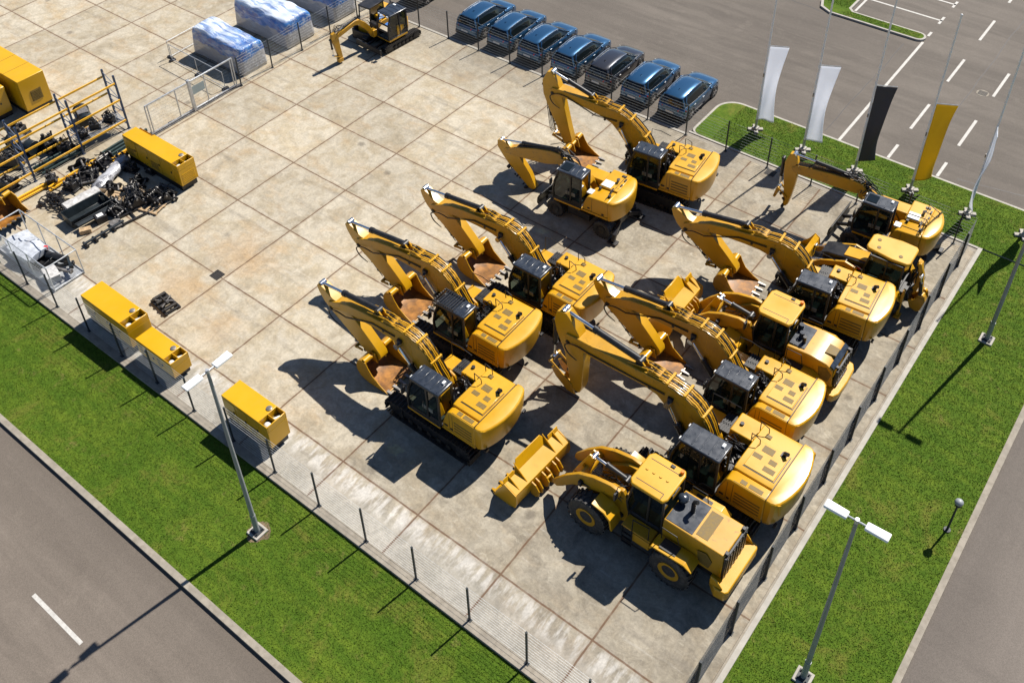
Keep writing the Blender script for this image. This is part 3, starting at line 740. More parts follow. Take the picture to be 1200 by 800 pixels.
def excavator(label, X0, Y0, rz, group, boom=None, stick=None, bucket=None, k=1.0, guard=False, byc=.08, top=2.45, coupler=None, paint=None):
    boom = boom or BOOM; stick = stick or STICK
    root = empty('tracked_excavator', (X0, Y0, 0), PI + rz, label, 'excavator', group)
    hwB = .31 * (1.08 if k > 1 else 1); hwS = .225 * (1.08 if k > 1 else 1)
    undercarriage(root, 2.28 * k, .92 * k, 1.6 * k, .6 * k, k)
    house(root, k, 1.38 * k, 3.1 * k, top, 1.12 * (1 + (k - 1) * .5))
    z0 = 1.12 * (1 + (k - 1) * .5) + .15
    cab_unit(root, -.70 * k, .78 * k, .62 * k, 1.50 * k, z0, 3.10 + (k - 1) * 1.2, guard=guard)
    # boom
    top_i = min(range(2, 11), key=lambda i: abs(boom[i][0] - 3.3)) - 1; bend_i = min(range(2, 11), key=lambda i: abs(boom[i][0] - 2.15)); cx_, cz_ = boom[bend_i]
    bm = MB().prism(boom, -hwB, hwB).build('boom', 'yellow2' if paint is None else paint, root, bevel=.03, seg=2, smooth=40)
    tp = [Vector((x, 0, z)) for x, z in boom[1:top_i + 2]]
    path = [(p.x, p.z) for p in spline(tp, 5)]
    boom_hoses(bm, path, hwB)
    bx, bz = boom[top_i + 1]; sx, sz = stick[0]
    m = MB()
    for s in (-1, 1): m.prism([(bx - .1, bz - .1), (bx + .75, bz - .12), (bx + .5, bz + .30), (bx + .3, bz + .32)], s * .12 - .03, s * .12 + .03)
    m.build('cylinder_bracket', 'yellow', bm)
    cylinder(bm, (bx + .42, 0, bz + .22), (sx - .02, 0, sz - .08), .125 * k, 'stick_cylinder', .60)
    m = MB(); m.box(bx - .55, bx - .05, -.24, .24, bz + .05, bz + .19)
    for i in range(5): m.m = i % 2; m.tube([(bx - .7, -.2 + i * .1, bz + .12), (bx - .2, -.2 + i * .1, bz + .24), (bx + .9, (-.24 if i < 3 else .24), bz + .02)], .025, 6)
    m.build('line_manifold', ['yellow2', 'hose'], bm)
    m = MB()
    P = boom
    for f in (.45, .55): 
        x = cx_ + .1 + (f - .45) * 9; z_ = cz_ - .50 - (f - .45) * 1.2; m.cyl((x, -hwB - .015, z_), (x, hwB + .015, z_), .065, 12)
    m.build('boom_pins', 'black', bm)
    lb = MB(); lb.box(cx_ - .1, cx_ + .12, hwB + .001, hwB + .14, cz_ - .60, cz_ - .42); lb.build('boom_lamp', 'black', bm, bevel=.02)
    # pins at the boom nose and stick, small hose loops beside them
    nx, nz = max(boom, key=lambda p: p[0] + .2 * p[1]); m = MB()
    for (px_, pz_) in ((nx - .18, nz - .12), (.34, boom[0][1] + .02)): m.cyl((px_, -hwB - .03, pz_), (px_, hwB + .03, pz_), .10, 14); m.cyl((px_, -hwB - .045, pz_), (px_, hwB + .045, pz_), .05, 10)
    m.each('pivot_pin', 'black', bm)
    m = MB()
    for q in range(2): m.tube(spline([(nx - 1.1, hwB + .02 + .03 * q, nz - .05), (nx - .55, hwB + .04 + .03 * q, nz - .02), (nx - .10 + .04 * q, hwB + .05, nz - .30), (nx - .22, hwB + .02 + .03 * q, nz - .70), (nx - .6, hwB - .05, nz - 1.0)], 5), .016, 6)
    for q in range(2): m.tube([(cx_ + .3, hwB + .025, cz_ - .42 - .07 * q), (cx_ + 1.6, hwB + .025, cz_ - .50 - .05 * q), (nx - 1.1, hwB + .025, nz - .05 - .05 * q)], .018, 6)
    m.build('side_hoses', 'hose', bm)
    m = MB()   # welded seams and stiffener plates standing a little proud of the boom sides
    for xq in (cx_ - .55, cx_ + .9): 
        m.box(xq - .012, xq + .012, -hwB - .006, hwB + .006, boom_mid(boom, xq)[0] + .05, boom_mid(boom, xq)[1] - .05)
    m.build('weld_seams', 'yellow', bm, smooth=0)
    # lift cylinders
    for s in (-1, 1): cylinder(root, (.95, s * (hwB + .14), 1.35), (cx_ + .05, s * (hwB + .14), cz_ - .72), .115 * k, 'boom_cylinder', .55)
    st = MB().prism(stick, -hwS, hwS).build('stick', 'yellow', root, bevel=.025, seg=2, smooth=40)
    return root, bm, st

def boom_mid(poly, x):
    zs = []
    for (xa, za), (xb, zb) in zip(poly, poly[1:] + poly[:1]):
        if (xa - x) * (xb - x) <= 0 and xa != xb: zs.append(za + (zb - za) * (x - xa) / (xb - xa))
    return min(zs), max(zs)

def linkage(st, a, b, c, hw, hinge):
    """bucket cylinder along the outside of the stick (a->b), links from b to stick pin c and to the bucket hinge"""
    cylinder(st, (a[0], 0, a[1]), (b[0], 0, b[1]), .10, 'bucket_cylinder', .62)
    m = MB()
    for s in (-1, 1):
        m.bar((b[0], s * (hw + .06), b[1]), (c[0], s * (hw + .06), c[1]), .05, .13, (0, 1, 0)) if False else m.bar((b[0], s * (hw + .06), b[1]), (c[0], s * (hw + .06), c[1]), .13, .05, (0, 1, 0))
    m.bar((b[0], 0, b[1]), (hinge[0], 0, hinge[1]), .3, .12, (0, 0, 1))
    m.cyl((b[0], -hw - .1, b[1]), (b[0], hw + .1, b[1]), .075, 12)
    m.build('bucket_link', 'yellow2', st, bevel=.01)
    m = MB()
    for i in range(3):
        y = -.12 + .12 * i; m.tube(spline([(a[0] + .1, y, a[1] + .05), (a[0] - .1, y, a[1] - .35), (b[0] + .3, y, b[1] + .35), (b[0] + .1, y, b[1] + .15)], 4), .02, 6)
    m.build('stick_hoses', 'hose', st)

def clutter(st, stick, seed):
    rr = random.Random(seed); m = MB()
    a, b = stick[4], stick[6]
    for i in range(10):
        t = rr.random(); x = a[0] + (b[0] - a[0]) * t + rr.uniform(0, .16); z = a[1] + (b[1] - a[1]) * t + rr.uniform(-.16, .0)
        s = rr.uniform(.02, .06); m.box(x - s, x + s, rr.uniform(-.2, .05), rr.uniform(.08, .2), z - s, z + s)
    m.each('stick_bracket', 'black', st)

def lower(poly, dz, xa=.5, xb=1.9):
    return [(x, z - dz * min(1, max(0, (x - xa) / (xb - xa)))) for x, z in poly]
def lower_stick(poly, dz):
    zm = max(z for x, z in poly); return [(x, z - dz * max(0, (z - 1.2) / (zm - 1.2))) for x, z in poly]
BOOM = lower(BOOM, .22); STICK = lower_stick(STICK, .26)
GRP = 'tracked excavators parked in rows on the concrete yard'
EX = {}
def std(label, X0, Y0, rz, guard=False):
    root, bm, st = excavator(label, X0, Y0, rz, GRP, guard=guard)
    linkage(st, (6.95, 2.85), (5.25, .86), (4.85, .90), .225, (4.30, 1.10)); clutter(st, STICK, 5)
    bucket_mesh(root, BUCKET, .08, .84, list(range(0, 8)), 5, (4.14, 1.10))
    return root
e1 = std('excavator closest to the front lawn, plain slate cab roof, bucket curled on the concrete', 22.0, -7.72, R(-.5))
e2 = std('excavator with a barred guard over its cab roof and windscreen', 20.15, -4.03, R(.6), True)
def dup(src, label, X0, Y0, rz):
    c = copy_tree(src); c.location = (X0, Y0, 0); c.rotation_euler = (0, 0, PI + rz); c['label'] = label; return c
dup(e1, 'excavator standing beyond the barred-guard one, on the side away from the front lawn', 21.33, -.22, R(0))
dup(e1, 'excavator parked between the largest excavator and the wheel loader with a rounded hood', 31.38, -.35, R(0))
dup(e1, 'excavator between the backhoe and the rounded-hood loader, slewed slightly toward the flags', 31.6, 6.3, R(4.5))

# the larger machine without a bucket
K7 = 1.12
BOOM7 = [(.0, 1.85), (.1, 2.2), (.45, 3.0), (.95, 3.68), (1.5, 4.08), (2.0, 4.26), (2.5, 4.32), (3.2, 4.26), (4.5, 4.20), (5.8, 4.08), (6.5, 4.06), (6.98, 4.0), (7.05, 3.72), (6.85, 3.48), (6.2, 3.45), (4.9, 3.50), (3.2, 3.58), (2.65, 3.48), (2.2, 3.12), (1.7, 2.52), (1.05, 1.85), (.5, 1.55), (.1, 1.55)]
STICK7 = [(7.25, 5.12), (7.50, 4.98), (7.62, 4.4), (7.5, 3.7), (7.08, 2.6), (6.72, .55), (6.55, .40), (6.28, .44), (6.18, .8), (6.12, 2.4), (6.18, 3.3), (6.42, 4.2), (6.75, 4.75), (7.05, 5.12)]
BOOM7 = lower(BOOM7, .32); STICK7 = lower_stick(STICK7, .42)
e7, bm, st = excavator('largest excavator, stick upright with a bare quick coupler and no bucket', 32.05, -3.82, R(-1), GRP, BOOM7, STICK7, None, K7, top=2.62)
cylinder(st, (7.70, 0, 3.75), (7.75, 0, 1.55), .11, 'bucket_cylinder', .62)
m = MB()
for s in (-1, 1): m.bar((7.75, s * .3, 1.5), (6.85, s * .3, .85), .12, .05, (0, 1, 0)); m.prism([(6.7, .75), (7.55, 1.25), (7.75, 1.1), (7.5, .7), (6.9, .22), (6.5, .2)], s * .24 - .04, s * .24 + .04)
m.cyl((7.75, -.36, 1.5), (7.75, .36, 1.5), .08); m.box(6.75, 7.3, -.2, .2, .35, .62)
m.build('quick_coupler', 'yellow2', st, bevel=.015)
clutter(st, STICK7, 9)
# rear machine behind the wheeled one
BOOM4 = [(.0, 1.8), (.12, 2.15), (.5, 2.85), (1.0, 3.45), (1.55, 3.95), (2.0, 4.22), (2.45, 4.32), (3.5, 4.36), (4.7, 4.45), (5.6, 4.52), (6.15, 4.50), (6.3, 4.3), (6.15, 4.08), (5.3, 4.10), (4.1, 3.90), (3.2, 3.72), (2.6, 3.5), (2.2, 3.1), (1.7, 2.45), (1.0, 1.8), (.5, 1.5), (.1, 1.5)]
STICK4 = [(6.25, 5.42), (6.5, 5.34), (6.78, 4.75), (6.72, 3.9), (6.45, 3.2), (5.95, 2.15), (5.42, 1.0), (5.2, .9), (4.95, 1.05), (4.95, 1.35), (5.15, 2.1), (5.4, 3.2), (5.6, 4.1), (5.9, 4.9)]
BOOM4 = lower(BOOM4, .12); STICK4 = lower_stick(STICK4, .14)
BUCK4 = [(x + .75, z) for x, z in BUCKET]
e4, bm, st = excavator('excavator with high raised boom parked beside the cars, behind the smaller wheeled digger', 21.0, 9.95, R(6), GRP, BOOM4, STICK4, BUCK4, 1.0)
linkage(st, (6.75, 4.3), (6.05, 1.35), (5.5, 1.15), .225, (4.98, 1.2)); clutter(st, STICK4, 11)
bucket_mesh(e4, BUCK4, .08, .82, list(range(0, 8)), 5, (4.89, 1.10))
# ------------------------------------------------------------------ wheels
def wheel(root, x, y, r, w, rim='yellow2', name='wheel', lugs=22, side=1, rimr=.52, two=False):
    m = MB(); h = w / 2
    m.lathe([(r * rimr, -h * .86), (r * .70, -h), (r * .90, -h * .98), (r * .975, -h * .84), (r * .985, 0), (r * .975, h * .84), (r * .90, h * .98), (r * .70, h), (r * rimr, h * .86)], (x, y, r), 'y', 36)
    for i in range(lugs):
        for s in (-1, 1):
            a = 2 * PI * (i + (.5 if s > 0 else 0)) / lugs; d = Vector((math.cos(a), 0, math.sin(a))); t = Vector((-d.z, 0, d.x))
            c = Vector((x, y, r)) + d * r * .985
            p = c + Vector((0, s * h * .95, 0)) - t * (.06 * r); q = c + Vector((0, s * h * .06, 0)) + t * (.07 * r)
            m.bar(p, q, r * .10, r * .075, d)
    o = m.build(name, 'rubber', root, smooth=40)
    m = MB(); f = side
    prof = [(r * rimr * 1.0, -h * .80 * f), (r * rimr * 1.01, h * .96 * f), (r * rimr * .93, h * .98 * f), (r * rimr * .62, h * .84 * f), (r * rimr * .58, h * .35 * f), (.01, h * .30 * f)]
    m.lathe(prof, (x, y, r), 'y', 28)
    o2 = m.build('rim', rim, o)
    m = MB()
    for i in range(10):
        a = 2 * PI * i / 10; m.cyl((x + r * .24 * math.cos(a), y + h * .38 * f, r + r * .24 * math.sin(a)), (x + r * .24 * math.cos(a), y + h * .50 * f, r + r * .24 * math.sin(a)), r * .028, 6)
    m.cyl((x, y + h * .2 * f, r), (x, y + h * .62 * f, r), r * .20, 16); m.build('hub', 'black', o)
    return o

# ------------------------------------------------------------------ wheeled excavators
def wheeled(label, X0, Y0, rz, urz, boom, stick, knuckle, out_cyl=None, links=None, rails=False):
    root = empty('wheeled_excavator', (X0, Y0, 0), PI + rz, label, 'wheeled excavator', 'wheeled excavators on the yard')
    for x in (1.48, -1.32):
        for s in (-1, 1):
            wheel(root, x, s * .98, .50, .56, 'black', lugs=20, side=s, rimr=.5)
    m = MB(); m.box(-1.9, 2.0, -.42, .42, .55, .95); m.box(1.3, 1.66, -.7, .7, .36, .64); m.box(-1.5, -1.14, -.7, .7, .36, .64); m.cyl((0, 0, .95), (0, 0, 1.16), .62, 24)
    for s in (-1, 1): m.box(-.55, .75, s * .45, s * 1.15, .55, .98)
    m.build('chassis', 'black', root, bevel=.03)
    m = MB(); m.prism([(2.45, .16), (2.62, .30), (2.60, .62), (2.52, .82), (2.46, .82), (2.52, .6), (2.54, .32)], -1.25, 1.25)
    for s in (-1, 1): m.bar((1.9, s * .35, .7), (2.5, s * .35, .45), .12, .16)
    m.build('dozer_blade', 'black', root, bevel=.015)
    for s in (-1, 1):
        m = MB(); m.bar((-1.85, s * .4, .75), (-2.05, s * 1.15, .42), .2, .24); m.bar((-2.05, s * 1.1, .5), (-2.05, s * 1.22, .14), .18, .18); m.box(-2.3, -1.8, s * 1.22 - .18, s * 1.22 + .18, .06, .12)
        m.build('stabiliser_leg', 'black', root, bevel=.015)
    # everything above the slew ring turns by urz relative to the chassis
    rot = Matrix.Rotation(urz, 3, 'Z'); before = set(kids(root))
    hw, T, z0, rad = 1.22, 2.32, 1.16, 2.16
    m = MB(); m.prismz([(1.55, .3), (1.55, hw + .05), (0, hw + .05), (0, hw), (-1.5, hw), (-1.5, -hw), (.9, -hw), (.9, .3)], z0, z0 + .14); m.build('deck', 'yellow', root, bevel=.02)
    m = MB(); m.prism([(-.08, z0 + .15), (-.12, z0 + .5), (-.3, T - .2), (-.42, T - .12), (-1.5, T - .06), (-1.5, z0 + .15)], .3, hw)
    sc = m.build('side_compartment', 'yellow', root, bevel=.06, seg=3)
    m = MB(); m.box(-.62, -.605, hw - .004, hw + .006, z0 + .2, T - .2); m.box(-.5, -.38, hw, hw + .02, z0 + .3, z0 + .38); m.box(-1.3, -1.18, hw, hw + .02, z0 + .12 + .1, z0 + .32); m.each('door_handle', 'black', sc, smooth=0)
    m = MB(); m.box(-1.5, -.45, -hw, .28, z0 + .15, T); hd = m.build('engine_hood', 'yellow', root, bevel=.05, seg=2)
    m = MB(); m.box(-.5, 1.05, -hw + .02, -.42, z0 + .15, z0 + .86); m.build('tank_box', 'yellow', root, bevel=.06, seg=3)
    m = MB(); m.box(-1.06, -.52, -.30, .22, T + .002, T + .02); m.box(-.46, -.16, .62, .98, T - .16, T - .09); m.each('top_cover', 'white', hd, bevel=.008)
    m = MB()
    m.box(-1.28, -1.255, -hw + .1, hw - .15, T - .002, T + .007); m.box(-1.46, -1.28, .02, .03, T, T + .007)
    for (x, y, sx, sy) in [(-1.4, -.7, .04, .10), (-1.42, -.25, .04, .08), (-1.20, .3, .03, .16), (-.62, .42, .06, .06), (-1.32, .75, .07, .06), (-1.2, -.95, .12, .06)]: m.box(x - sx, x + sx, y - sy, y + sy, T - .08, T + .04)
    m.build('top_fittings', 'black', hd, smooth=0)
    m = MB(); m.tube([(-1.12, -.42, T - .02), (-1.12, -.42, T + .16), (-1.2, -.40, T + .22)], .07, 10); m.build('exhaust_stub', 'steel', hd)
    if rails:
        m = MB(); 
        for s in (.1, hw - .1): m.tube([(-.5, s, T), (-.55, s, T + .16), (-1.4, s, T + .16), (-1.5, s, T - .1)], .022, 6)
        m.tube([(-1.4, .1, T + .16), (-1.4, hw - .1, T + .16)], .022, 6); m.tube([(-1.2, -.9, T), (-1.2, -.9, T + .3), (-1.75, -.6, T + .25), (-1.8, -.6, T - .1)], .022, 6)
        m.each('handrail', 'hose', root)
    rings = []
    for z, ins in [(z0 - .1, .18), (z0, .08), (z0 + .3, .03), (T - .3, 0), (T - .12, .01), (T - .06, .03), (T - .03, .08), (T - .005, .15)]:
        rings.append([(x, y, z) for x, y in arc_plan(rad, hw + .01, -1.51, ins, corner=.15)])
    MB().loft(rings).build('counterweight', 'yellow', root, smooth=24)
    cab_unit(root, .02, 1.42, .38, 1.27, z0 + .15, 3.08, hatch=True, nose=.2, ribs=5)
    for s in (-.36, .16):
        m = MB(); m.prism([(.75, z0 + .1), (.55, z0 + .85), (.3, z0 + 1.0), (-.2, z0 + .3), (-.2, z0 + .1)], s - .05, s + .05); m.build('boom_bracket', 'yellow2', root)
    yb = -.10
    low = [(.15, 1.95), (.3, 2.2), (knuckle[0] - .2, knuckle[1] + .3), (knuckle[0] + .15, knuckle[1] + .22), (knuckle[0] + .2, knuckle[1] - .18), (knuckle[0] - .1, knuckle[1] - .35), (.6, 1.75), (.3, 1.7)]
    lb = MB().prism(low, yb - .23, yb + .23).build('lower_boom', 'yellow2', root, bevel=.03)
    bm = MB().prism(boom, yb - .20, yb + .20).build('boom', 'yellow2', root, bevel=.03, smooth=40)
    st = MB().prism(stick, yb - .15, yb + .15).build('stick', 'yellow', root, bevel=.02, smooth=40)
    ti = boom.index(max(boom, key=lambda p: p[1]))
    cylinder(bm, (boom[ti][0] + .25, yb, boom[ti][1] + .10), (stick[0][0], yb, stick[0][1] - .06), .10, 'stick_cylinder', .6)
    for s in (-1, 1): cylinder(lb, (.85, yb + s * .30, 1.4), (knuckle[0] - .15, yb + s * .30, knuckle[1]), .09, 'boom_cylinder', .55)
    cylinder(lb, (.5, yb, 2.35), (boom[ti][0] + .3, yb, boom[ti][1] + .02), .09, 'adjust_cylinder', .55)
    loose_hoses(lb, [((knuckle[0] - .5, yb, knuckle[1] + .35), (boom[ti][0] + .6, yb, boom[ti][1] + .05)), ((.5, yb, 2.2), (knuckle[0], yb, knuckle[1] + .4)), ((knuckle[0], yb - .2, knuckle[1] + .3), (knuckle[0] + .1, yb + .15, knuckle[1] + .2))], 20, .024)
    m = MB()
    for i in range(5):
        y = yb - .15 + i * .075; m.tube([(boom[q][0] + .02, y, boom[q][1] + .045) for q in range(ti - 1, ti + 4)], .022, 6)
    m.build('hydraulic_lines', 'hose', bm)
    if out_cyl:
        cylinder(st, (out_cyl[0][0], yb, out_cyl[0][1]), (out_cyl[1][0], yb, out_cyl[1][1]), .085, 'bucket_cylinder', .6)
        m = MB(); ex, ez = out_cyl[1]; px, pz = links
        for s in (-1, 1): m.bar((ex, yb + s * .2, ez), (px, yb + s * .2, pz + .45), .09, .04, (0, 1, 0)); m.bar((ex, yb + s * .18, ez), (ex + .1, yb + s * .18, ez - .55), .14, .05, (0, 1, 0))
        m.cyl((ex, yb - .25, ez), (ex, yb + .25, ez), .06); m.cyl((ex + .1, yb - .25, ez - .55), (ex + .1, yb + .25, ez - .55), .07)
        m.build('bucket_link', 'yellow2', st)
    clutter(st, stick, 21)
    for o in set(kids(root)) - before:
        o.rotation_euler = (0, 0, urz)
    # travel mirrors
    return root
Wb1 = [(1.75, 2.75), (1.95, 3.08), (2.46, 3.06), (3.4, 2.84), (4.55, 2.44), (5.3, 2.10), (5.42, 1.94), (5.25, 1.80), (4.85, 1.80), (3.69, 1.97), (2.73, 2.14), (2.1, 2.38), (1.8, 2.5)]
Ws1 = [(5.62, 2.48), (5.82, 2.38), (5.82, 2.0), (5.5, 1.55), (5.18, 1.18), (4.3, .42), (3.86, .04), (3.62, .02), (3.44, .18), (3.82, 1.0), (4.4, 1.78), (5.0, 2.25), (5.35, 2.45)]
wheeled('wheeled digger next to the excavator by the cars, stick folded down to the concrete', 19.55, 6.2, R(0), R(3.5), Wb1, Ws1, (1.85, 2.62))
Wb2 = [(1.55, 2.95), (1.78, 3.3), (2.28, 3.36), (3.18, 3.32), (4.24, 3.2), (5.1, 3.05), (5.3, 2.86), (5.2, 2.64), (4.8, 2.6), (4.22, 2.62), (2.98, 2.62), (2.08, 2.66), (1.7, 2.75)]
Ws2 = [(5.28, 3.66), (5.5, 3.6), (5.68, 3.05), (5.64, 2.3), (5.48, 1.3), (5.40, .25), (5.25, .22), (5.14, .4), (5.02, 1.5), (4.96, 2.4), (5.0, 3.0), (5.1, 3.4)]
wheeled('wheeled digger under the yellow flag, stick upright and handrail around its tail', 32.45, 12.75, R(0), R(4), [(x + .0, z - .12) for x, z in Wb2], [(x + .0, z - .12 if z > .5 else z) for x, z in Ws2], (1.7, 2.62), ((5.8, 3.0), (5.77, 1.25)), (5.25, .35), rails=True)

# ------------------------------------------------------------------ wheel loaders
def loader_bucket(parent, tf, guard=True):
    """wide loader bucket, lip toward +x, origin under its middle; tf maps local coordinates"""
    hw = 1.62; m = MB()
    prof = [(.95, .05), (-.25, .04), (-.52, .18), (-.60, .55), (-.56, 1.05), (.02, 1.36), (.08, 1.30), (-.48, 1.0), (-.50, .55), (-.42, .24), (-.2, .11), (.95, .09)]
    m.prism(prof, -hw + .03, hw - .03)
    for s in (-1, 1): m.prism([(.95, .04), (-.25, .03), (-.54, .17), (-.62, .55), (-.58, 1.06), (.03, 1.38), (.32, .95), (.75, .42)], s * hw - .028, s * hw + .028)
    m.prism([(.95, .03), (1.12, .05), (.95, .11)], -hw, hw)
    b = m.xf(tf).build('bucket_shell', 'yellow', parent, bevel=.012, seg=1)
    m = MB()   # spill guard raised in the middle, gussets behind it
    m.hexa([(.0, -1.02, 1.36), (.06, -1.02, 1.36), (.06, 1.02, 1.36), (.0, 1.02, 1.36), (.36, -.72, 1.86), (.42, -.72, 1.86), (.42, .72, 1.86), (.36, .72, 1.86)])
    for y0, y1 in ((-hw, -1.03), (1.03, hw)): m.hexa([(.0, y0, 1.37), (.06, y0, 1.37), (.06, y1, 1.37), (.0, y1, 1.37), (.10, y0, 1.58), (.16, y0, 1.58), (.16, y1, 1.58), (.10, y1, 1.58)])
    for y in (-1.32, -.86, .86, 1.32): m.prism([(-.50, 1.09), (.02, 1.37), (.12 if abs(y) > 1 else .34, 1.57 if abs(y) > 1 else 1.82)], y - .02, y + .02)
    m.xf(tf).build('spill_guard', 'yellow', parent, bevel=.008, seg=1)
    m = MB()
    for y in (-.72, -.5, -.13, .13, .5, .72): m.prism([(-.55, .16), (-.60, 1.04), (-.80, .95), (-.98, .62), (-.96, .30), (-.8, .12)], y - .03, y + .03)
    for y in (-.61, .0, .61): m.cyl((-.86, y - .16, .38 if y else .78), (-.86, y + .16, .38 if y else .78), .05, 10)
    m.xf(tf).each('hinge_plate', 'yellow2', parent, bevel=.008, seg=1)
    m = MB()
    for i in range(8):
        y = -hw + .1 + i * (2 * hw - .2) / 7
        m.hexa([(.9, y - .08, .02), (.9, y + .08, .02), (1.32, y + .04, .05), (1.32, y - .04, .05), (.9, y - .08, .14), (.9, y + .08, .14), (1.32, y + .04, .08), (1.32, y - .04, .08)])
    m.xf(tf).each('bucket_tooth', 'yellow2', parent, bevel=.01, seg=1)

def loader(label, X0, Y0, rz, style):
    root = empty('wheel_loader', (X0, Y0, 0), PI + rz, label, 'wheel loader', 'wheel loaders on the yard')
    for x in (1.77, -1.77):
        for s in (-1, 1): wheel(root, x, s * 1.14, .83, .66, 'yellow2', lugs=22, side=s, rimr=.50)
    m = MB(); m.prism([(2.35, .7), (2.3, 1.5), (1.2, 2.35), (.75, 2.4), (.5, 1.9), (.35, .75), (.9, .55)], -.62, -.46); m.prism([(2.35, .7), (2.3, 1.5), (1.2, 2.35), (.75, 2.4), (.5, 1.9), (.35, .75), (.9, .55)], .46, .62)
    m.box(.45, 2.3, -.46, .46, .62, 1.05); m.box(1.45, 2.05, -.8, .8, .62, 1.0); m.box(.5, .75, -.46, .46, 1.05, 1.9)
    m.build('front_frame', 'yellow2', root, bevel=.02)
    m = MB(); m.box(-3.3, .3, -.55, .55, .62, 1.25); m.box(-2.1, -1.4, -.8, .8, .6, 1.0); m.cyl((.35, 0, .6), (.35, 0, 1.6), .2)
    m.build('rear_frame', 'black', root, bevel=.03)
    arm = [(.80, 2.50), (1.2, 2.56), (1.95, 2.38), (2.6, 2.04), (3.2, 1.42), (3.72, .72), (3.74, .5), (3.55, .44), (3.3, .66), (2.85, 1.18), (2.3, 1.52), (1.6, 1.78), (1.1, 2.0), (.8, 2.2)]
    for s in (-1, 1): MB().prism(arm, s * .64, s * .80).build('lift_arm', 'yellow2', root, bevel=.02, smooth=40)
    m = MB(); m.cyl((2.55, -.64, 1.72), (2.55, .64, 1.72), .16, 16); m.prism([(2.4, 1.6), (2.75, 1.9), (2.8, 1.6)], -.3, .3); m.build('cross_tube', 'yellow2', root)
    m = MB()
    for s in (-1, 1): m.prism([(2.28, 2.50), (2.55, 2.56), (2.85, 1.85), (3.25, .95), (3.15, .85), (2.9, .95), (2.55, 1.6)], s * .12 - .04, s * .12 + .04)
    m.cyl((2.42, -.2, 2.44), (2.42, .2, 2.44), .09); m.cyl((3.15, -.2, .95), (3.15, .2, .95), .09)
    m.build('tilt_lever', 'yellow', root, bevel=.01)
    cylinder(root, (.95, 0, 2.22), (2.40, 0, 2.42), .12, 'tilt_cylinder', .62)
    for s in (-1, 1): cylinder(root, (.75, s * .56, 1.0), (2.45, s * .56, 1.5), .10, 'lift_cylinder', .55)
    m = MB()
    for s in (-1, 1):
        m.box(2.35, 2.5, s * .86 - .10, s * .86 + .10, 1.62, 1.86) if style == 'a' else m.box(1.95, 2.1, s * .95 - .10, s * .95 + .10, 1.9, 2.1)
        m.bar((1.7, s * .7, 1.7), (2.42, s * .86, 1.72), .06, .06)
    m.each('headlight', 'black', root, bevel=.02)
    for s in (-1, 1):   # front mudguards
        m = MB(); P = [(.62, 1.0), (.72, 1.55), (1.0, 1.80), (1.55, 1.92), (1.55, 1.86), (1.04, 1.73), (.79, 1.50), (.70, 1.0)]
        m.prism(P, s * .82, s * 1.44); m.build('front_mudguard', 'yellow', root, bevel=.01)
    loose_hoses(root, [((.9, -.4, 1.9), (1.9, .3, 1.6)), ((.7, .35, 2.0), (1.5, .45, 1.5)), ((.8, 0, 1.6), (2.2, .1, 1.8)), ((.4, .5, 1.5), (1.0, .5, 2.1))], 16, .022)
    # cab
    z0, z1 = 1.62, 3.34
    c = MB(); prof = [(-.95, z0), (-.92, z1), (.30, z1), (.52, z0 + .5), (.42, z0)]
    hwc = .68
    for y in (-hwc, hwc):
        P = [(x, y, z) for x, z in prof]
        for a, b in zip(P, P[1:] + P[:1]): c.bar(a, b, .08, .09, (0, 1, 0))
        c.bar((-.35, y, z0), (-.38, y, z1), .08, .08, (0, 1, 0))
    for x, z in prof: c.bar((x, -hwc, z), (x, hwc, z), .08, .08)
    c.box(-.98, .44, -hwc - .02, hwc + .02, z0 - .45, z0 + .08)
    cab = c.build('cab_frame', 'black', root, bevel=.012, seg=1)
    m = MB()
    for y in (-hwc + .01, hwc - .01): m.add([(x, y, z) for x, z in prof], [list(range(5))])
    m.each('side_window', 'glass', cab, smooth=0, recalc=False)
    MB().add([(.30, -hwc, z1), (.30, hwc, z1), (.52, hwc, z0 + .5), (.52, -hwc, z0 + .5)], [(0, 1, 2, 3)]).build('windscreen', 'glass', cab, smooth=0, recalc=False)
    MB().add([(-.94, -hwc, z1), (-.94, hwc, z1), (-.94, hwc, z0 + .3), (-.94, -hwc, z0 + .3)], [(0, 1, 2, 3)]).build('rear_window', 'glass', cab, smooth=0, recalc=False)
    m = MB(); m.box(-.62, -.15, -.25, .25, z0 + .4, z0 + .56); m.prism([(-.62, z0 + .5), (-.5, z0 + .5), (-.6, z0 + 1.2), (-.72, z0 + 1.2)], -.24, .24); m.build('seat', 'seat', cab, bevel=.04)
    m = MB(); m.box(.1, .42, -.5, .5, z0 + .5, z0 + .72); m.box(-.6, .1, -.6, -.36, z0 + .4, z0 + .62); m.build('console', 'interior', cab, bevel=.03)
    m = MB(); rp = [(-1.02, -.60), (-.92, -.80), (.36, -.80), (.50, -.62), (.50, .62), (.36, .80), (-.92, .80), (-1.02, .60)]
    m.prismz(rp, z1 + .02, z1 + .16); rf = m.build('cab_roof', 'yellow', root, bevel=.05, seg=3)
    m = MB()
    for s in (-1, 1): m.box(-.78, .34, s * .50 - .012, s * .50 + .012, z1 + .15, z1 + .166)
    m.box(-.80, -.775, .50, .74, z1 + .15, z1 + .166)
    m.build('roof_grooves', 'black', rf, smooth=0)
    m = MB()
    for x in (-.62, -.34, -.06, .22): m.cyl((x, -.04, z1 + .14), (x, -.04, z1 + .19), .055, 12)
    if style == 'a': m.each('roof_boss', 'yellow', rf)
    m = MB(); m.cyl((-.86, -.62, z1 + .14), (-.86, -.62, z1 + .30), .07, 12); m.build('beacon', 'amber', rf)
    m = MB(); m.box(-.55, -.38, -.72, -.60, z1 + .15, z1 + .2); m.build('aerial_base', 'black', rf, bevel=.01)
    m = MB()
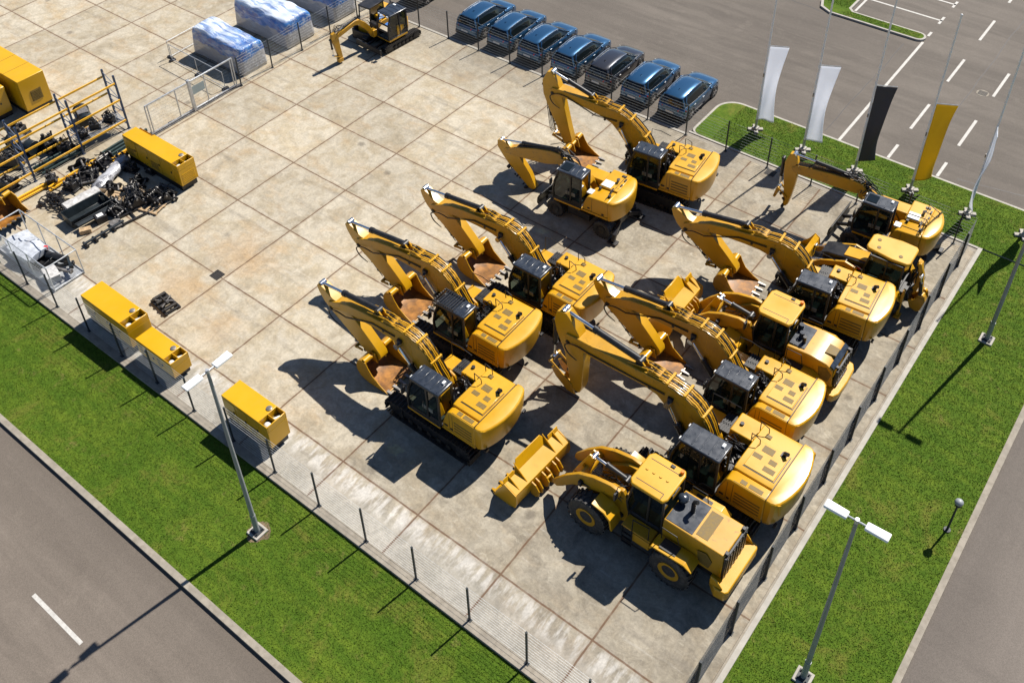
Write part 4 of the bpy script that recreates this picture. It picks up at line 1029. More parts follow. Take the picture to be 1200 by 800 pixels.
    for s in (-1, 1):
        m.tube([(.45, s * .7, z1 - .2), (.75, s * 1.0, z1 - .2), (.75, s * 1.12, z1 - .4)], .02, 6); m.box(.70, .78, s * 1.14 - .11, s * 1.14 + .11, z1 - .75, z1 - .38)
    m.each('mirror', 'black', root, bevel=.01)
    # engine hood
    hy = .78
    if style == 'a':
        m = MB(); m.prismx([(-hy, 1.25), (-hy - .03, 1.8), (-hy + .03, 2.52), (hy - .03, 2.52), (hy + .03, 1.8), (hy, 1.25)], -3.42, -1.02); hd = m.build('engine_hood', 'yellow2', root, bevel=.04)
        m = MB(); m.box(-2.12, -1.06, -hy + .10, hy - .10, 2.50, 2.535); m.build('hood_dark_cover', 'roofblk', hd, bevel=.01)
        m = MB(); m.box(-2.66, -2.20, -hy + .2, hy - .22, 2.515, 2.53); m.each('hood_vent', 'vent', hd, smooth=0)
        m = MB(); m.cyl((-1.22, -.22, 2.5), (-1.22, -.22, 2.72), .10, 16); m.sphere((-1.22, -.22, 2.80), .21, 8, (1, 1, .7)); m.build('air_precleaner', 'roofblk', hd)
        m = MB(); m.cyl((-1.68, -.12, 2.5), (-1.68, -.12, 3.05), .085, 14); m.tube([(-1.68, -.12, 3.0), (-1.70, -.12, 3.12), (-1.82, -.12, 3.2)], .08, 10); m.build('exhaust_stack', 'black', hd)
        zt = 2.5
    else:
        m = MB(); m.prism([(-1.02, 1.25), (-1.02, 2.38), (-2.0, 2.45), (-2.75, 2.36), (-3.08, 2.15), (-3.16, 1.25)], -hy - .04, hy + .04); hd = m.build('engine_hood', 'yellow2', root, bevel=.045, seg=2)
        m = MB(); m.prism([(-2.92, 2.31), (-3.10, 2.17), (-3.10, 2.21), (-2.90, 2.36)], -hy + .02, hy - .02); m.build('rear_dark_panel', 'roofblk', hd)
        m = MB(); m.box(-1.72, -1.05, -hy + .12, hy - .14, 2.40, 2.455); m.build('hood_dark_cover', 'roofblk', hd, bevel=.01)
        m = MB(); m.prismz([(-2.9, -.22), (-2.9, .22), (-2.45, .28), (-2.45, -.28)], 2.30, 2.437); m.build('hood_vent', 'vent', hd, smooth=0)
        m = MB()
        for y in (-.3, .1): m.cyl((-1.3 - y * .5, y, 2.43), (-1.3 - y * .5, y, 2.75), .11, 14)
        m.build('air_precleaner', 'roofblk', hd)
        m = MB(); m.cyl((-1.55, .32, 2.43), (-1.55, .32, 2.8), .08, 12); m.build('exhaust_stack', 'black', hd); zt = 2.2
    m = MB()
    for s in (-1, 1):
        m.prism([(-2.55, 1.5), (-2.45, 2.1), (-2.8, 2.2), (-3.05, 1.9), (-2.95, 1.45)], s * (hy + .025), s * (hy + .047))
    m.each('side_vent', 'vent', hd, smooth=0)
    gx_ = 0 if style == 'a' else .26
    m = MB(); m.box(-3.52 + gx_, -3.43 + gx_, -hy - .01, hy + .01, 1.3, zt)
    for i in range(7): m.box(-3.55 + gx_, -3.50 + gx_, -hy + .1 + i * .22, -hy + .16 + i * .22, 1.4, zt - .1)
    m.build('radiator_grille', 'black', root, bevel=.015)
    m = MB()
    for s in (-1, 1): m.box(-3.5 + gx_, -3.36 + gx_, s * .6 - .07, s * .6 + .07, zt + .02, zt + .12)
    m.each('rear_lamp', 'black', hd, bevel=.01)
    m = MB(); m.prismz([(-3.45, -1.22), (-3.82, -1.18), (-3.90, -1.05), (-3.90, 1.05), (-3.82, 1.18), (-3.45, 1.22), (-3.1, .9), (-3.1, -.9)] if style == 'a' else [(-3.2, -1.12), (-3.38, -1.08), (-3.52, -.8), (-3.56, 0), (-3.52, .8), (-3.38, 1.08), (-3.2, 1.12), (-2.9, .8), (-2.9, -.8)], .72, 1.22 if style == 'a' else 1.08)
    for s in (-1, 1) if style == 'a' else ():
        m.prism([(-3.2, 1.2), (-3.2, 1.65), (-3.45, 1.55), (-3.72, 1.23)], s * 1.06, s * 1.14)
    m.build('rear_counterweight', 'yellow', root, bevel=.04)
    for s in (-1, 1):
        m = MB(); m.prism([(-.92, 1.55), (-1.0, 1.74), (-2.3, 1.80), (-2.62, 1.62), (-2.62, 1.56), (-2.3, 1.73), (-1.05, 1.67), (-.98, 1.5)], s * .86, s * 1.46); f = m.build('rear_mudguard', 'yellow', root, bevel=.012)
        MB().box(-1.9, -1.25, s * .9, s * 1.35, 1.785, 1.80).build('tread_plate', 'black', f, smooth=0)
        m = MB(); m.box(-.85, .35, s * .72, s * 1.25, 1.45, 1.52); m.box(-.8, -.1, s * .72, s * 1.2, .85, 1.3); m.build('step_platform', 'yellow2', root, bevel=.015)
        m = MB(); m.tube([(-.1, s * 1.25, .5), (-.1, s * 1.27, 1.5), (-.1, s * 1.25, 2.2), (-.75, s * 1.22, 2.25), (-.75, s * 1.22, 1.5)], .022, 6); m.tube([(.3, s * 1.25, .5), (.3, s * 1.25, 1.5)], .022, 6)
        for z in (.55, .85, 1.15): m.bar((-.1, s * 1.25, z), (.3, s * 1.25, z), .06, .03)
        m.tube([(-1.15, s * 1.0, 1.8), (-1.15, s * 1.05, 2.5), (-1.75, s * 1.05, 2.5), (-1.9, s * 1.0, 1.8)], .02, 6)
        m.build('ladder_rail', 'hose', root)
    return root
l1 = loader('front wheel loader without bucket, black air cleaner and vented yellow lid on its hood', 31.2, -7.4, R(-.5), 'a')
l2 = loader('wheel loader wedged between two excavators with its bucket still attached and a rounded hood', 31.0, 2.65, R(1), 'b')
lbk = empty('loader_bucket', (26.38, -8.07, 0), PI + R(-3), 'detached wide yellow loader bucket standing on the concrete before the front loader', 'loader bucket')
loader_bucket(lbk, lambda v: Vector((v.x * (.58 if v.x > 0 else 1), v.y, v.z * .84)))
bk = empty('bucket', (0, 0, 0)); bk.parent = l2
del_b = bk
loader_bucket(bk, lambda v: Vector((v.x * .95 + 4.45, v.y * .86, v.z * .95 + .12)))
# ------------------------------------------------------------------ backhoe loader
def backhoe(label, X0, Y0, rz):
    root = empty('backhoe_loader', (X0, Y0, 0), PI + rz, label, 'backhoe loader')
    for s in (-1, 1):
        wheel(root, -.75, s * .95, .72, .48, 'white', lugs=20, side=s); wheel(root, 1.5, s * .92, .52, .36, 'white', lugs=18, side=s)
    m = MB(); m.box(-1.6, 2.6, -.4, .4, .5, 1.0); m.box(.25, 2.4, -.46, .46, 1.0, 1.45); m.build('chassis', 'black', root, bevel=.03)
    m = MB(); m.prism([(.25, 1.45), (.25, 1.86), (2.2, 1.62), (2.55, 1.45)], -.46, .46); hd = m.build('engine_hood', 'black', root, bevel=.05)
    m = MB(); m.prism([(.35, 1.86), (.35, 1.90), (1.5, 1.76), (1.5, 1.71)], -.34, .34); m.build('hood_panel', 'yellow', hd, bevel=.01)
    MB().box(.6, 1.5, .45, .475, 1.36, 1.5).build('side_stripe', 'red', hd)
    c = MB(); prof = [(-1.25, 1.25), (-1.2, 2.72), (.28, 2.72), (.42, 1.85), (.3, 1.25)]; w = .78
    for y in (-w, w):
        P = [(x, y, z) for x, z in prof]
        for a, b in zip(P, P[1:] + P[:1]): c.bar(a, b, .08, .08, (0, 1, 0))
        c.bar((-.5, y, 1.25), (-.5, y, 2.72), .07, .07, (0, 1, 0))
    for x, z in prof: c.bar((x, -w, z), (x, w, z), .08, .08)
    c.box(-1.2, .3, -w, w, .95, 1.27)
    cab = c.build('cab_frame', 'black', root, bevel=.012, seg=1)
    m = MB()
    for y in (-w + .01, w - .01): m.add([(x, y, z) for x, z in prof], [list(range(5))])
    m.each('side_window', 'glass', cab, smooth=0, recalc=False)
    m = MB(); m.add([(.28, -w, 2.72), (.28, w, 2.72), (.42, w, 1.85), (.42, -w, 1.85)], [(0, 1, 2, 3)]); m.add([(-1.22, -w, 2.72), (-1.22, w, 2.72), (-1.24, w, 1.5), (-1.24, -w, 1.5)], [(0, 1, 2, 3)]); m.each('windscreen', 'glass', cab, smooth=0, recalc=False)
    m = MB(); m.box(-.7, -.25, -.25, .25, 1.6, 1.75); m.box(-.75, -.62, -.24, .24, 1.7, 2.3); m.build('seat', 'seat', cab, bevel=.04)
    pts = [(.62, -.42), (.62, .42), (.50, .58), (.2, .62), (-.6, .74), (-1.30, .70), (-1.42, .55), (-1.42, -.55), (-1.30, -.70), (-.6, -.74), (.2, -.62), (.50, -.58)]
    rf = MB().prismz(pts, 2.74, 2.90).build('cab_roof', 'yellow', root, bevel=.06, seg=3)
    m = MB()
    for x, y in [(.25, -.2), (.1, .3), (-.9, .35)]: m.cyl((x, y, 2.89), (x, y, 2.92), .09, 12)
    m.each('roof_boss', 'vent', rf)
    m = MB()
    for s in (-1, 1): m.prism([(-.1, 1.05), (-.2, 1.4), (-.6, 1.6), (-1.2, 1.5), (-1.5, 1.1), (-1.42, 1.08), (-1.15, 1.4), (-.6, 1.5), (-.28, 1.34), (-.2, 1.05)], s * .8, s * 1.18)
    m.build('rear_mudguard', 'yellow', root, bevel=.01)
    # loader arms with a bucket carried low
    for s in (-1, 1): MB().prism([(.7, 1.55), (1.3, 1.7), (2.4, 1.25), (3.15, .55), (3.1, .4), (2.9, .42), (2.25, 1.0), (1.3, 1.42), (.8, 1.32)], s * .62, s * .74).build('lift_arm', 'yellow2', root, bevel=.015)
    b = MB(); b.prism([(4.05, .10), (3.2, .08), (3.02, .4), (3.12, .85), (3.35, 1.02), (3.36, .96), (3.18, .8), (3.1, .42), (3.25, .15), (4.05, .14)], -1.1, 1.1)
    for s in (-1, 1): b.prism([(4.05, .09), (3.2, .07), (3.0, .4), (3.1, .87), (3.36, 1.04), (3.6, .6)], s * 1.1 - .02, s * 1.1 + .02)
    b.build('bucket', 'yellow', root, bevel=.01)
    for s in (-1, 1): cylinder(root, (1.3, s * .52, 1.6), (3.05, s * .52, .85), .07, 'tilt_cylinder', .55)
    # rear digger folded upright against the back of the cab
    sq = lambda v: Vector((-1.45 + (v.x + 1.55) * .55, v.y, v.z)); q1 = lambda x: -1.45 + (x + 1.55) * .55
    m = MB(); m.box(-1.75, -1.55, -1.05, 1.05, .5, .95); m.prismz([(-1.75, -.3), (-2.15, -.2), (-2.15, .2), (-1.75, .3)], .45, 1.2); m.xf(sq).build('slide_frame', 'black', root, bevel=.02)
    bo = MB().prism([(-2.05, .8), (-2.35, .95), (-2.55, 1.9), (-2.2, 2.75), (-1.85, 2.85), (-1.8, 2.65), (-2.1, 2.1), (-2.15, 1.6), (-1.9, 1.0)], -.14, .14).xf(sq).build('rear_boom', 'yellow2', root, bevel=.02)
    MB().prism([(-1.95, 2.9), (-2.2, 2.95), (-2.6, 2.4), (-3.0, 1.1), (-2.85, 1.0), (-2.65, 1.2), (-2.35, 2.1)], .17, .38).xf(sq).build('rear_stick', 'yellow2', root, bevel=.02)
    cylinder(root, (q1(-2.15), -.22, 1.0), (q1(-2.05), -.22, 2.5), .08, 'boom_cylinder', .6); cylinder(root, (q1(-2.8), .45, 1.4), (q1(-2.5), .45, 2.4), .07, 'stick_cylinder', .6)
    bucket_mesh(root, [(q1(x), z) for x, z in [(-2.0, .75), (-2.3, .35), (-2.9, .25), (-3.3, .45), (-3.35, .8), (-3.1, 1.1), (-2.7, 1.1), (-2.4, .85)]], .1, .30, [0, 1, 2, 3, 4, 5], 4, (q1(-2.95), 1.1), 'rear_bucket')
    for s in (-1, 1):
        m = MB(); m.box(-1.82, -1.62, s * .95 - .09, s * .95 + .09, .15, 1.7); m.box(-2.0, -1.5, s * .95 - .2, s * .95 + .2, .06, .14); m.xf(sq).build('stabiliser_leg', 'yellow2', root, bevel=.015)
    loose_hoses(root, [((-1.55, 0, 1.2), (-1.7, .1, 2.3)), ((-1.5, .2, 1.4), (-1.75, .15, 2.6))], 10, .022, jit=.07)
    return root
backhoe('backhoe loader with broad smooth yellow roof squeezed beside the flag-side digger', 33.0, 9.45, R(2))
# ------------------------------------------------------------------ compact machines by the rear fence corner
def mini(label, X0, Y0, rz):
    root = empty('mini_excavator', (X0, Y0, 0), rz, label, 'mini excavator')
    for s in (-1, 1): track_unit(root, s * .80, 1.30, .55, .40, .62)
    m = MB(); m.box(-.6, .7, -.6, .6, .3, .55); m.cyl((0, 0, .55), (0, 0, .7), .4, 20); m.build('carbody', 'black', root, bevel=.02)
    m = MB(); m.prism([(1.62, .06), (1.75, .2), (1.72, .55), (1.64, .55), (1.66, .25)], -1.0, 1.0)
    for s in (-1, 1): m.bar((.6, s * .3, .4), (1.66, s * .3, .3), .1, .14)
    m.build('dozer_blade', 'black', root, bevel=.01)
    rings = [[(x, y, z) for x, y in arc_plan(1.05, .92, .3, ins, corner=.6)] for z, ins in [(.7, .08), (.8, 0), (1.45, 0), (1.62, .06), (1.66, .14)]]
    MB().loft(rings).build('engine_cover', 'yellow', root, smooth=50)
    m = MB(); m.box(.3, .75, -.9, -.2, .72, 1.35); m.build('tank_box', 'black', root, bevel=.04)
    m = MB(); m.box(-.4, .95, -.05, .95, .70, .84); m.build('deck', 'yellow', root, bevel=.02)
    cab_unit(root, -.42, .82, -.02, .94, .84, 2.48, nose=.12, ribs=4)
    yb = -.35
    m = MB(); m.box(.7, 1.1, yb - .16, yb + .16, .65, 1.15); m.build('swing_post', 'yellow2', root, bevel=.02)
    boom = [(.95, .8), (1.0, 1.1), (1.5, 2.0), (1.9, 2.42), (2.2, 2.5), (3.2, 2.25), (3.65, 2.0), (3.62, 1.85), (3.2, 1.95), (2.25, 2.18), (1.95, 2.05), (1.35, 1.2), (1.15, .78)]
    bm = MB().prism(boom, yb - .11, yb + .11).build('boom', 'yellow2', root, bevel=.02)
    stick = [(3.6, 2.38), (3.82, 2.3), (3.9, 2.0), (3.75, 1.5), (3.55, .5), (3.4, .35), (3.3, .45), (3.38, 1.2), (3.42, 1.9)]
    st = MB().prism(stick, yb - .09, yb + .09).build('stick', 'yellow2', root, bevel=.015)
    cylinder(bm, (2.05, yb, 2.58), (3.62, yb, 2.3), .06, 'stick_cylinder', .55); cylinder(bm, (1.1, yb, .95), (1.95, yb, 2.1), .07, 'boom_cylinder', .55)
    cylinder(st, (3.92, yb, 1.95), (3.85, yb, .75), .055, 'bucket_cylinder', .55)
    m = MB(); m.bar((3.85, yb, .75), (3.5, yb, .5), .2, .06); m.box(3.3, 3.6, yb - .12, yb + .12, .12, .4); m.build('quick_coupler', 'yellow2', st, bevel=.01)
    loose_hoses(root, [((.9, yb, 1.2), (1.8, yb, 2.4)), ((3.3, yb, 2.4), (3.7, yb, 2.0)), ((2.9, yb, 2.4), (3.7, yb, 2.3))], 12, .018, jit=.08)
    return root
mini('small mini excavator with dark canopy roof, bent boom reaching across the concrete by the cars', -.45, 12.65, -PI / 2 + R(-4)).scale = (1.15, 1.15, .96)
def skid(label, X0, Y0, rz):
    root = empty('compact_track_loader', (X0, Y0, 0), rz, label, 'compact loader')
    for s in (-1, 1): track_unit(root, s * .75, 1.1, .75, .4, .62)
    m = MB(); m.prism([(-1.3, .35), (-1.35, 1.5), (-.6, 1.65), (-.5, .9), (1.0, .8), (1.05, .35)], -.5, .5); m.build('body', 'yellow', root, bevel=.04)
    c = MB(); w = .46
    for y in (-w, w):
        P = [(-.55, y, .9), (-.5, y, 2.12), (.75, y, 2.12), (.85, y, .9)]
        for a, b in zip(P, P[1:] + P[:1]): c.bar(a, b, .07, .07, (0, 1, 0))
    for x, z in [(-.55, .9), (-.5, 2.12), (.75, 2.12), (.85, .9)]: c.bar((x, -w, z), (x, w, z), .07, .07)
    c.box(-.6, .82, -w - .04, w + .04, 2.14, 2.22)
    cab = c.build('cab_frame', 'black', root, bevel=.01, seg=1)
    m = MB()
    for y in (-w, w): m.add([(-.55, y, .9), (-.5, y, 2.12), (.75, y, 2.12), (.85, y, .9)], [(0, 1, 2, 3)])
    m.add([(.75, -w, 2.12), (.75, w, 2.12), (.85, w, .9), (.85, -w, .9)], [(0, 1, 2, 3)])
    m.each('window', 'glass', cab, smooth=0, recalc=False)
    m = MB(); m.box(-.3, .15, -.25, .25, 1.1, 1.25); m.box(-.35, -.2, -.24, .24, 1.2, 1.8); m.build('seat', 'seat', cab, bevel=.04)
    for s in (-1, 1): MB().prism([(-1.3, 1.75), (-1.1, 1.9), (.6, 1.35), (1.35, .55), (1.3, .35), (1.1, .4), (.45, 1.12), (-1.2, 1.6)], s * .58, s * .72).build('lift_arm', 'black', root, bevel=.01)
    m = MB(); m.prism([(1.42, .06), (1.32, .05), (1.28, .62), (1.38, .62)], -.7, .7); m.build('quick_attach_plate', 'black', root, bevel=.008)
    return root
skid('compact track loader with tall glazed cab behind the mini excavator', -2.0, 12.75, -PI / 2 + R(3))
# ------------------------------------------------------------------ cars
def car(label, X, Y, rz, paint, z=-.10, group='parked cars in the row behind the yard fence'):
    root = empty('parked_car', (X, Y, z), rz, label, 'car', group)
    st = [(-2.24, .66, .42, .80), (-2.20, .80, .32, .90), (-2.08, .875, .27, .97), (-1.8, .905, .23, 1.02), (-1.1, .915, .21, 1.01), (0, .915, .21, .985), (.7, .91, .21, .98), (1.15, .905, .21, 1.0), (1.6, .89, .22, .95), (1.95, .845, .25, .87), (2.12, .76, .30, .78), (2.2, .62, .38, .66)]
    rings = []
    for x, w, zb, zt in st:
        cr = .035; half = [(w * .90, zb), (w * .985, zb + .10), (w, zb + (zt - zb) * .45), (w * .985, zb + (zt - zb) * .72), (w * .955, zt - .05), (w * .88, zt), (w * .5, zt + cr * .8)]
        rings.append([(x, y, zz) for y, zz in half] + [(x, 0, zt + cr)] + [(x, -y, zz) for y, zz in half[::-1]])
    MB().loft(rings).build('body', paint, root, smooth=50)
    g = [(-2.12, .70, .60, 1.00, 1.03), (-2.02, .78, .60, 1.01, 1.22), (-1.84, .82, .60, 1.01, 1.50), (-1.55, .83, .61, 1.0, 1.575), (-.9, .84, .62, .99, 1.62), (-.2, .84, .62, .98, 1.615), (.25, .83, .60, .98, 1.53), (.75, .81, .60, .985, 1.25), (1.2, .76, .60, .99, 1.02)]
    rings = [[(x, wb, zb), (x, (wb * .4 + wr * .6), zb + (zt - zb) * .6), (x, wr + .01, zt - .03), (x, wr * .88, zt), (x, 0, zt + .025), (x, -wr * .88, zt), (x, -wr - .01, zt - .03), (x, -(wb * .4 + wr * .6), zb + (zt - zb) * .6), (x, -wb, zb)] for x, wb, wr, zb, zt in g]
    gh = MB().loft(rings).build('windows', 'carglass', root, smooth=50)
    r = [(-1.93, .52, 1.515), (-1.86, .57, 1.535), (-1.55, .605, 1.592), (-.9, .615, 1.637), (-.2, .615, 1.632), (.18, .60, 1.575), (.30, .56, 1.54)]
    rings = [[(x, w, zt - .035), (x, w * .93, zt - .005), (x, w * .5, zt + .016), (x, 0, zt + .024), (x, -w * .5, zt + .016), (x, -w * .93, zt - .005), (x, -w, zt - .035), (x, 0, zt - .05)] for x, w, zt in r]
    rf = MB().loft(rings).build('roof', paint, root, smooth=60)
    m = MB()
    for s in (-1, 1):
        m.tube([(.25, s * .605, 1.54), (.75, s * .70, 1.27), (1.2, s * .77, 1.01)], .032, 6)
        m.tube([(-1.9, s * .59, 1.50), (-1.98, s * .72, 1.25), (-2.02, s * .80, 1.02)], .055, 6)
        m.tube([(-1.55, s * .60, 1.565), (-1.75, s * .74, 1.25), (-1.6, s * .84, 1.02)], .045, 6)
    m.each('pillar', paint, root)
    m = MB()
    for s in (-1, 1): m.tube([(-1.6, s * .59, 1.60), (-.9, s * .60, 1.655), (-.2, s * .60, 1.65), (.15, s * .585, 1.60)], .018, 6); m.tube([(-1.95, s * .815, 1.02), (-.9, s * .865, 1.015), (.3, s * .865, 1.0), (1.1, s * .82, 1.01)], .014, 5)
    m.build('bright_trim', 'silver', root)
    m = MB(); m.prism([(-1.36, 1.64), (-1.28, 1.70), (-1.18, 1.64)], -.03, .03); m.build('roof_aerial', paint, rf)
    m = MB(); m.box(-2.27, -2.12, -.80, .80, .30, .52); m.box(2.02, 2.2, -.62, .62, .27, .48)
    for s in (-1, 1): m.box(-1.0, .9, s * .88, s * .925, .2, .33)
    m.each('bumper_trim', 'carblk', root, bevel=.03)
    for s in (-1, 1):
        m = MB(); m.hexa([(-2.22, s * .50, .82), (-1.92, s * .905, .80), (-1.92, s * .925, .84), (-2.26, s * .50, .85), (-2.20, s * .50, .93), (-1.95, s * .89, .92), (-1.95, s * .90, .93), (-2.23, s * .50, .94)])
        m.build('tail_light', 'red', root, smooth=0)
        m = MB(); m.hexa([(2.03, s * .52, .72), (1.75, s * .86, .76), (1.75, s * .895, .78), (2.16, s * .52, .72), (1.98, s * .52, .82), (1.72, s * .84, .89), (1.72, s * .88, .89), (2.08, s * .52, .82)])
        m.build('headlight', 'lamp', root, smooth=0)
        m = MB(); m.box(.62, .78, s * .92, s * 1.06, .98, 1.12); m.build('door_mirror', paint, root, bevel=.03)
        m = MB()
        for x in (-1.05, -.1): m.box(x, x + .18, s * .905, s * .93, .80, .83)
        m.each('door_handle', 'silver', root)
    m = MB(); m.box(-2.285, -2.26, -.26, .26, .60, .72); m.build('number_plate', 'white', root)
    for x in (-1.33, 1.38):
        for s in (-1, 1):
            MB().cyl((x, s * .80, .36), (x, s * .921, .36), .405, 24).build('wheel_arch', 'carblk', root)
            m = MB(); m.lathe([(.2, -.1), (.33, -.11), (.36, -.07), (.36, .07), (.33, .11), (.2, .1)], (x, s * .835, .36), 'y', 24); w = m.build('wheel', 'rubber', root)
            m = MB(); m.cyl((x, s * .90, .36), (x, s * .944, .36), .06, 10)
            for k in range(5):
                a = 2 * PI * k / 5; m.bar((x, s * .938, .36), (x + .22 * math.cos(a), s * .938, .36 + .22 * math.sin(a)), .08, .02, (0, 1, 0))
            m.lathe([(.21, .0), (.24, .0), (.24, .02), (.21, .02)], (x, s * .932, .36), 'y', 24); m.build('rim', 'silver', w)
    return root
xs = [18.42, 15.88, 13.32, 10.85, 8.32, 5.82, 3.32]
labs = ['blue SUV at the end of the row beside the flag lawn', 'blue SUV parked between the grey car and the last blue one by the lawn', 'dark grey SUV, the only grey one in the row of blue cars',
        'blue SUV next to the grey car on its mini excavator side', 'blue SUV in the middle of the five, third from the mini excavator end', 'blue SUV second from the mini excavator end of the row', 'blue SUV at the mini excavator end of the row']
c0 = car(labs[0], xs[0], 17.86, PI / 2, 'carblue'); cars = [c0]
for k in range(1, 7):
    if k == 2: cars.append(car(labs[k], xs[k], 17.86, PI / 2 + R(.6), 'cargrey')); continue
    c = copy_tree(c0); c.location = (xs[k], 17.82 + random.uniform(-.1, .1), -.10); c.rotation_euler = (0, 0, PI / 2 + R(random.uniform(-1, 1))); c['label'] = labs[k]; cars.append(c)
c = copy_tree(cars[2]); c.location = (-2.6, 18.9, -.10); c.rotation_euler = (0, 0, PI / 2); c['label'] = 'dark car mostly outside the top edge, above the mini excavators'

# ------------------------------------------------------------------ generator sets in yellow canopies
def genset(label, x0, x1, y0, y1, h, base=.42, group='generator sets along the front fence', step=False):
    cx, cy = (x0 + x1) / 2, (y0 + y1) / 2; L, W = (x1 - x0) / 2, (y1 - y0) / 2
    root = empty('generator_set', (cx, cy, 0), 0, label, 'generator', group)
    m = MB(); m.box(-L + .06, L - .14, -W + .05, W - .05, .0, base - .004)
    m.build('base_tank', 'black', root, bevel=.02)
    cb = .50   # open exhaust bay at the +x end
    m = MB()
    if step:
        m.box(-L, -L + 1.45, -W + .02, W - .14, base, h - .03); m.box(-L + 1.452, L - cb, -W, W, base, h)
    else: m.box(-L, L - cb, -W, W, base, h)
    m.box(L - cb + .002, L, -W, W, base, h - .34)
    m.box(L - cb + .002, L, -W, -W + .04, h - .338, h); m.box(L - cb + .002, L, W - .04, W, h - .338, h); m.box(L - .05, L, -W + .042, W - .042, h - .338, h)
    m.box(L - cb + .002, L - .052, -.02, .02, h - .338, h - .02)
    cn = m.build('canopy', 'gold', root, bevel=.018)
    m = MB()
    n = 3 if L < 2 else 4
    for i in range(n):
        xa = -L + .12 + i * (2 * L - cb - .1) / n; xb = xa + (2 * L - cb - .1) / n - .06
        m.m = 0
        for s in (-1, 1):
            m.box(xa, xb, s * W, s * (W + .018), base + .08, h - .12)
    m.each('side_door', 'gold', root, bevel=.008, seg=1)
    m = MB()
    for i in range(n):
        xa = -L + .12 + i * (2 * L - cb - .1) / n; xb = xa + (2 * L - cb - .1) / n - .06
        for s in (-1, 1):
            m.box(xb - .16, xb - .08, s * (W + .018), s * (W + .04), (base + h) / 2 - .06, (base + h) / 2 + .06)
            if i % 2 == 0:
                for k in range(5): m.box(xa + .1, xb - .24, s * (W + .014), s * (W + .024), base + .2 + k * .1, base + .24 + k * .1)
    m.each('door_fitting', 'black', root, smooth=0)
    m = MB(); m.sphere((L - cb / 2, -W * .5, h - .26), .17, 8, (1.1, .9, .55)); m.cyl((L - cb + .2, W * .1, h - .25), (L - .15, W * .75, h - .25), .07, 12); m.build('silencer', 'white', root)
    m = MB(); m.box(L - cb + .01, L - .06, -W + .05, W - .05, h - .336, h - .32); m.build('bay_floor', 'vent', root)
    m = MB(); m.lathe([(.01, 0), (.13, 0), (.13, .03), (.08, .05), (.01, .05)], (L - cb - .16, W * .45, h), 'z', 16); m.build('filler_lid', 'steel', cn)
    m = MB()
    for k in range(6): m.box(L, L + .012, -W + .14, W - .14, base + .16 + k * .1, base + .2 + k * .1)
    if h > 1.5 and step: m.build('end_louvres', 'gold', cn, smooth=0)
    return root
genset('long yellow generator canopy by the front fence, facing the small skid frame', 5.2, 8.58, -13.72, -12.58, 1.68)
genset('low short yellow generator canopy touching the longer one by the front fence', 8.95, 11.42, -13.66, -12.74, 1.22, .34)
genset('yellow generator canopy behind the lamp post, standing alone at the front fence', 14.80, 17.55, -13.62, -12.62, 1.72)
genset('very long yellow generator canopy at the end of the racking beside the sliding gate', -3.55, 1.24, -5.25, -4.18, 1.74, .42, 'generator sets among the stored attachments', step=True)
def container_set(label, x0, x1, y0, y1, h, panel):
    cx, cy = (x0 + x1) / 2, (y0 + y1) / 2; L, W = (x1 - x0) / 2, (y1 - y0) / 2
    root = empty('generator_set', (cx, cy, 0), 0, label, 'generator', 'large generator enclosures beyond the rack')
    MB().box(-L + .02, L - .03, -W + .04, W - .04, 0, .30).build('base_tank', 'black', root, bevel=.02)
    cn = MB().box(-L, L, -W, W, .304, h).build('canopy', 'gold', root, bevel=.025)
    m = MB()
    for x in (L - 1.5, L - 2.9): m.box(x, x + .03, -W - .002, W + .002, .4, h + .004)
    m.each('roof_seam', 'vent', cn, smooth=0)
    m = MB()
    if panel == 'vent':
        m.box(L, L + .02, -W * .38, W * .42, .75, 1.45)
        for k in range(7): m.box(L + .018, L + .034, -W * .34, W * .38, .8 + k * .09, .84 + k * .09)
        m.build('end_vent', 'vent', root, smooth=0)
    else:
        m.box(L, L + .02, -W * .25, W * .25, 1.0, 1.5); m.build('control_window', 'carglass', root, smooth=0); MB().box(L, L + .03, W * .34, W * .44, .95, 1.05).build('latch', 'black', root)
    m = MB()
    for i in range(4): m.box(-L + .2 + i * (2 * L - .3) / 4, -L + .1 + (i + 1) * (2 * L - .3) / 4, -W - .018, -W, .45, h - .15)
    m.each('side_door', 'gold', root, bevel=.006, seg=1)
    return root
container_set('tall yellow generator enclosure with a square end vent beyond the blue rack uprights', -17.6, -11.82, -6.22, -4.56, 2.34, 'vent')
container_set('lower yellow generator enclosure with a dark control window in its end', -17.2, -12.75, -8.3, -6.62, 1.95, 'win')

